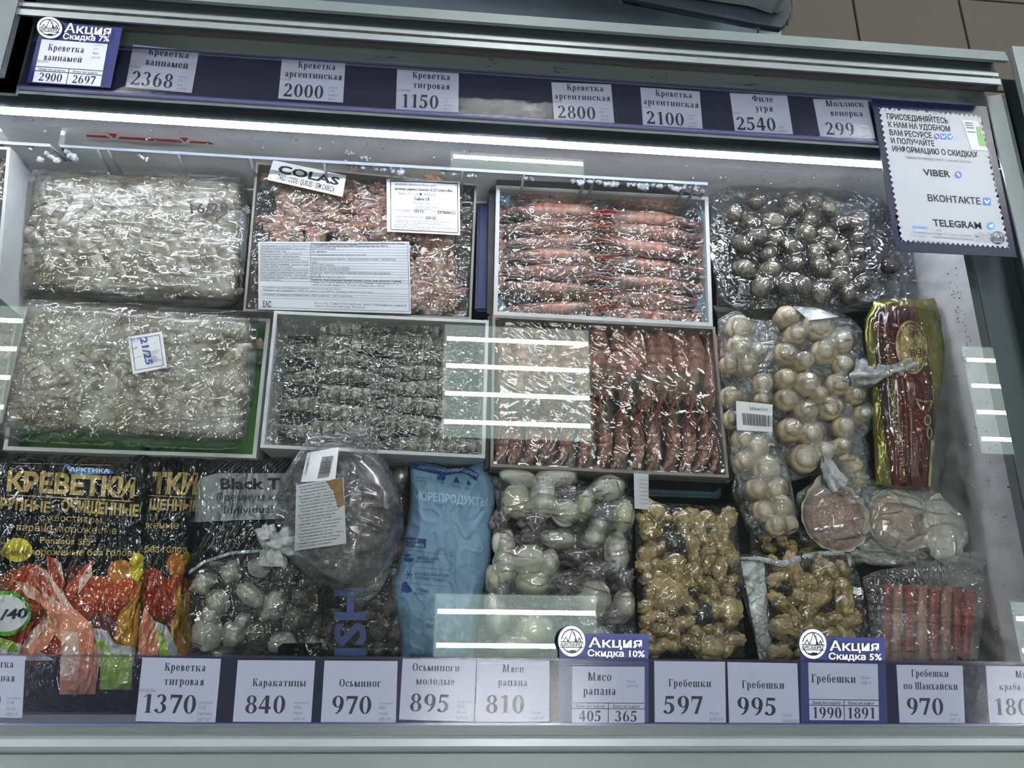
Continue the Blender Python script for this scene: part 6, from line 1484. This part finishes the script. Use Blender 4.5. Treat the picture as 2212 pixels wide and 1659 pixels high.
shp = [([(100, 1200), (118, 1206), (140, 1265), (128, 1280), (104, 1258)], 'shrimp_dark'), ([(118, 1206), (132, 1216), (140, 1262), (128, 1240)], 'shrimp_pale'), ([(62, 1232), (78, 1222), (100, 1232), (170, 1330), (190, 1350), (150, 1345), (110, 1310)], 'shrimp_pale'), ([(62, 1232), (80, 1225), (110, 1262), (132, 1305), (96, 1280)], 'shrimp_dark'),
    ([(204, 1208), (196, 1238), (176, 1270), (146, 1300), (142, 1270), (182, 1222)], 'shrimp_dark'), ([(196, 1214), (200, 1240), (168, 1285), (172, 1252)], 'shrimp_pale'), ([(28, 1252), (66, 1262), (112, 1300), (126, 1325), (104, 1320), (64, 1285)], 'shrimp'), ([(30, 1254), (60, 1270), (84, 1300), (60, 1290)], 'shrimp_pale'),
    ([(98, 1322), (128, 1306), (165, 1318), (200, 1350), (205, 1385), (215, 1427), (205, 1500), (128, 1500), (132, 1385), (112, 1366)], 'shrimp'), ([(134, 1362), (168, 1366), (172, 1427), (168, 1470), (132, 1470)], 'shrimp_pale'), ([(112, 1330), (70, 1365), (40, 1410), (60, 1424), (100, 1400), (130, 1350)], 'shrimp'), ([(100, 1332), (66, 1365), (44, 1402), (62, 1398), (108, 1345)], 'shrimp_pale')]
lay(bg, poly_bm([[(200, 1356), (230, 1362), (248, 1390), (290, 1398), (298, 1426), (290, 1440), (206, 1440)]]), M['plate'], 'printed_plate', t, .0034)
lay(bg, poly_bm([[(-20, 1375), (40, 1390), (90, 1410), (120, 1427), (-20, 1427)]]), M['plate'], 'printed_plate', t, .0034)
lay(bg, poly_bm([[(0, 1378), (30, 1386), (42, 1410), (-10, 1400)]]), M['lime'], 'printed_leaf', t, .0038)
lay(bg, poly_bm([[(205, 1380), (228, 1388), (238, 1412), (212, 1400)], [(218, 1410), (285, 1415), (285, 1490), (215, 1490)]]), M['lime'], 'printed_leaf', t, .0038)
for i, (p, mt) in enumerate(shp): lay(bg, poly_bm([p]), M[mt], 'printed_shrimp', t, .0040 + .0002 * i)
lay(bg, poly_bm([ell(12, 1325, 55, 49, 32)]), M['leafgreen'], 'size_badge', t, .0046)['label'] = 'green ringed round size badge'
lay(bg, poly_bm([ell(10, 1325, 50, 40, 32)]), M['badge'], 'badge_field', t, .0050)
text(bg, [('31/40', (-42, 1342), (58, 1334), (4, -22), 'sans', .03)], M['navy_dark'], 'badge_lettering', t, .0058)

# small cuttlefish / squid bag with grey print
t = thing('squid_bag', 'black striped clear window bag with grey band and pale squid pieces', 'seafood bag', P(550, 1250, .742))
SQ = [(500, 1235, 22, 24), (540, 1285, 36, 18), (450, 1370, 34, 36), (590, 1310, 36, 24), (620, 1235, 34, 20), (560, 1225, 24, 20), (640, 1340, 26, 30), (560, 1370, 30, 28), (505, 1370, 28, 26), (470, 1300, 26, 26), (610, 1390, 30, 26), (440, 1260, 22, 28), (655, 1290, 24, 26), (525, 1345, 22, 18), (480, 1420, 30, 18), (680, 1250, 22, 30), (675, 1400, 24, 30), (455, 1330, 24, 20)]
items = [(x, y, a, b, .026) for x, y, a, b in SQ]
bg = Bag(top=[(415, 1000), (480, 985), (560, 990), (625, 985)], bottom=[(388, 1425), (500, 1428), (700, 1426)], left=[(415, 1000), (420, 1100), (400, 1260), (388, 1425)], right=[(625, 985), (660, 1100), (700, 1260), (700, 1426)], z=.752, H=.020, nu=100, nv=120, pw=(4, 6), wr=sheetw(wrk(.004, .03, .012, 191, .3), wrk(.003, .05, .03, 192, -.6)), zfun=cover(items, 0, 2))
bg.sheet('clear_window', M['film_vac'], t)
mmq = [blob_mesh('squid_piece', 'squid', s + 20, 1, 1, .6, .3, 1.6, .1) for s in range(3)] + [blob_mesh('squid_piece', 'squid_and_gap_dark', s + 30, 1, 1, .6, .4, 2.2, .2) for s in range(2)]
for i, (x, y, a, b) in enumerate(SQ): putb(mmq[(0, 1, 2, 0, 3, 1, 4, 3)[i % 8]], 'squid_piece', x, y, .764, a, b, i * 37, .020, t)
blk = [(415, 1003), (480, 989), (560, 993), (626, 989), (660, 1100), (690, 1190), (640, 1188), (560, 1188), (500, 1192), (440, 1212), (408, 1235), (416, 1120)]
lay(bg, poly_bm([blk]), M['bag_black'], 'black_print', t, .0012)
lay(bg, poly_bm([linep((455 + i * 11 + 0, 1022), (490 + i * 11, 992), .5) for i in range(14)] + [linep((420 + i * 13, 1200 - (i > 0) * 10), (460 + i * 13, 1130), .5) for i in range(18)]), M['silver'], 'fine_stripes', t, .0019)
lay(bg, poly_bm([[(432, 1032), (470, 1022), (640, 1022), (655, 1120), (500, 1124), (418, 1128), (422, 1060)]]), M['silver'], 'grey_band', t, .0022)
lay(bg, poly_bm([linep(a, b, 6) for a, b in zip([(404, 1240), (440, 1214), (500, 1194), (560, 1190), (640, 1190)], [(440, 1214), (500, 1194), (560, 1190), (640, 1190), (690, 1192)])] + [linep(a, b, 5) for a, b in zip([(404, 1240), (398, 1300), (390, 1370)], [(398, 1300), (390, 1370), (400, 1390)])]), M['silverline'], 'grey_outline', t, .0024)
text(bg, [('Black Tiger', (476, 1056), (672, 1056), (0, -24), 'sans', .03), ('Премиум качество', (468, 1082), (680, 1082), (1, -17), 'sans', -.005), ('Individual', (484, 1110), (588, 1108), (1, -18), 'sans', -.005)], M['ink'], 'lettering', t, .0028)
lay(bg, poly_bm([[(600, 1398), (612, 1390), (700, 1388), (700, 1424), (600, 1424)]]), M['bag_black'], 'black_print', t, .0060)

# baby octopus bag with blue capitals
t = thing('octopus_bag', 'clear bag of small grey octopus with big blue capitals, beside the light blue bag', 'seafood bag', P(780, 1250, .75))
c = [(700, 1000), (884, 1000), (868, 1426), (698, 1426)]
lumps = scatter(c, 46, 17, 26, 33, 'a')
items = [(x, y, a, b, .022) for x, y, a, b, *_ in lumps]
bg = Bag(**quad(c), z=.760, H=.014, nu=60, nv=110, pw=(4, 8), wr=sheetw(wrk(.003, .05, .03, 201)), zfun=cover(items, 0, 14)); bg.sheet('film', M['film_vac'], t)
mo = [blob_mesh('small_octopus', 'octo2', s + 40, 1, 1, .6, .5, 2.6, .3) for s in range(3)]
for i, (x, y, a, b, an, _) in enumerate(lumps): putb(mo[i % 3], 'small_octopus', x, y, .764, a, b, an, .013, t)
fsm = Bag(**quad(c), z=.797, H=.002, nu=20, nv=30)
text(fsm, [('FISH', (788, 1468), (788, 1270), (-68, 0), 'sans', .03)], M['flat_blueink'], 'blue_lettering', t, .0, 9.0)

# light blue bag
t = thing('seafood_mix_bag', 'matte light blue bag with navy print and small icons', 'seafood bag', P(955, 1200, .762))
bg = Bag(top=[(886, 996), (950, 1006), (990, 1022), (1012, 1010), (1050, 992)], bottom=[(868, 1424), (950, 1427), (1022, 1424)], left=[(886, 996), (884, 1100), (862, 1210), (846, 1262), (860, 1340), (868, 1424)], right=[(1050, 992), (1068, 1062), (1064, 1140), (1058, 1220), (1040, 1300), (1022, 1424)], z=.766, H=.026, nu=80, nv=130, pw=(4, 7), wr=sheetw(wrk(.0035, .02, .008, 211, .2), wrk(.0022, .04, .03, 212, -.5)))
bg.sheet('bag_body', M['bag_blue'], t)
fb_ = 'flat_blueink'
lay(bg, poly_bm([[(888, 998), (948, 1008), (986, 1022), (960, 1028), (905, 1016), (888, 1012)], [(988, 1018), (1012, 1008), (1034, 1024), (1030, 1040), (1010, 1026)]]), M[fb_], 'navy_header', t, .0012)
text(bg, [('Заботливо', (902, 1010), (968, 1021), (3, -8)), ('сделали', (996, 1016), (1030, 1030), (2, -8))], M['flat_pale'], 'header_lettering', t, .0020)
lay(bg, poly_bm([[(968, 1020), (1000, 1018), (999, 1012), (968, 1012)]]), M['bag_blue'], 'fold', t, .0010)
ic = [ell(953, 1032, 10, 6)] + [[(944, 1032), (963, 1032), (959, 1038), (948, 1038)]] + [[(986, 1028), (994, 1044), (978, 1042)]] + [[(1012, 1036), (1019, 1048), (1007, 1047)]]
lay(bg, poly_bm(ic), M[fb_], 'food_icons', t, .0014)
text(bg, [('ГОТОВЬТЕ ЧТО', (898, 1034), (932, 1036), (0, -5)), ('НРАВИТСЯ:', (898, 1041), (922, 1043), (0, -5)), ('САЛАТ', (942, 1044), (961, 1046), (0, -5)), ('ПИЦЦА', (973, 1050), (993, 1054), (0, -5)), ('ПАСТА', (1004, 1057), (1021, 1060), (0, -5)),
    ('ЛЕГКИЙ УЖИН', (901, 1208), (948, 1211), (0, -6), 'sans', .02), ('ЗА 5 МИНУТ', (899, 1215), (939, 1218), (0, -5), 'sans', .02), ('ШОКОВАЯ ЗАМОРОЗКА', (896, 1242), (970, 1247), (0, -6), 'sans', .02), ('СОХРАНЯЕТ ПОЛЬЗУ', (896, 1250), (960, 1257), (0, -6), 'sans', .02), ('ПОЛЕЗНЫЙ', (898, 1277), (926, 1280), (0, -6), 'sans', .02), ('БЕЛОК', (896, 1284), (914, 1286), (0, -5), 'sans', .02)], M[fb_], 'small_lettering', t, .0014)
text(bg, [('МОРЕПРОДУКТЫ', (893, 1078), (1052, 1094), (1, -18), 'sans', .015)], M['flat_pale'], 'pale_lettering', t, .0014)
lay(bg, poly_bm([[(878, 1161), (921, 1164), (920, 1184), (876, 1180)]]), M[fb_], 'navy_badge', t, .0014)
text(bg, [('НАДО', (880, 1170), (902, 1171), (0, -6), 'sans', .02), ('ГОТОВИТЬ', (880, 1179), (916, 1181), (0, -6), 'sans', .02)], M['flat_pale'], 'badge_lettering', t, .0022)
lay(bg, poly_bm([ell(880, 1200, 7, 3), [(872, 1205), (893, 1205), (892, 1214), (873, 1213)]] + [linep((883 + 9 * math.cos(a), 1241 + 9 * math.sin(a)), (883 - 9 * math.cos(a), 1241 - 9 * math.sin(a)), 1.8) for a in (0, 1.05, 2.1)] + [[(870, 1258), (878, 1256), (880, 1262), (874, 1268), (886, 1268), (890, 1276), (882, 1281), (867, 1279), (867, 1268)]]
    + [linep((880, 1188), (980, 1200), .8), linep((874, 1222), (974, 1232), .8), linep((875, 1258), (966, 1268), .8)]), M[fb_], 'benefit_icons', t, .0014)

# octopus in a milky bag, on top
t = thing('octopus_bag', 'large milky bag with a frozen dark octopus ball and two labels, lying on top', 'seafood bag', P(740, 1110, .785))
ob = blob_mesh('octopus', 'octo', 4, 1, 1, .7, .16, 1.5, .10, 5)
putb(ob, 'octopus', 740, 1122, .806, 112, 138, 0, .055, t)
items = [(740, 1122, 116, 142, .062)]
oo = dict(top=[(664, 965), (668, 938), (710, 938), (752, 930), (790, 905), (800, 935), (828, 985)], bottom=[(618, 1200), (680, 1262), (738, 1286), (772, 1322), (790, 1300), (822, 1275), (858, 1190)], left=[(664, 965), (610, 1030), (596, 1110), (618, 1200)], right=[(828, 985), (858, 1050), (872, 1120), (858, 1190)])
bg = Bag(**oo, z=.790, H=.020, nu=90, nv=90, pw=(2.2, 2.2), wr=sheetw(wrk(.006, .02, .02, 221, .7), wrk(.003, .05, .03, 222)), zfun=cover(items, 0, 3))
bg.sheet('milky_film', film('milky_octopus_film', 1.8, .22, .15, .9, 14, stretch=(1, 2, 1), rot=.6, dist=.005, hs=12, hpow=(.4, .85)), t)
knot(t, [P(640, 1165, .81), P(618, 1172, .815), P(600, 1178, .815), P(588, 1172, .815), P(578, 1160, .812), P(574, 1142, .81)], [.022, .014, .008, .010, .009, .010], 'knot')
knot(t, [P(600, 1180, .812), P(592, 1200, .812), P(590, 1222, .81)], [.007, .012, .013], 'knot')
q = [(652, 976), (734, 962), (724, 1040), (652, 1040)]
q = [(664, 978), (732, 966), (724, 1038), (650, 1041)]
sticker(bg, q, 'barcode_label', t, 'white', .0090, 'white barcode label')
barcode(bg, [at(q, .50, .22), at(q, .86, .24), at(q, .80, .88), at(q, .46, .92)], t, .0098, vert=True)
text(bg, [('Осьминоги 1-2', (662, 1026), (672, 978), (-7, -1))], M['ink'], 'fine_print', t, .0098)
q = [(640, 1048), (742, 1030), (748, 1174), (636, 1190)]
sticker(bg, q, 'data_label', t, 'badge', .0090, 'wrinkled white label with rows of tiny print and a brown stain')
lay(bg, poly_bm([[at(q, .62, .02), at(q, .98, .0), at(q, .99, .42), at(q, .86, .45), at(q, .78, .2)]]), M['stain'], 'rust_stain', t, .0096)
s_text(bg, q, [(LOREM[i % 14], .05 + .03 * (i % 3), .95 - .07 * ((i * 5) % 4), .05 + .048 * i, .026) for i in range(20)], 'ink', 'fine_print', t, .0102)
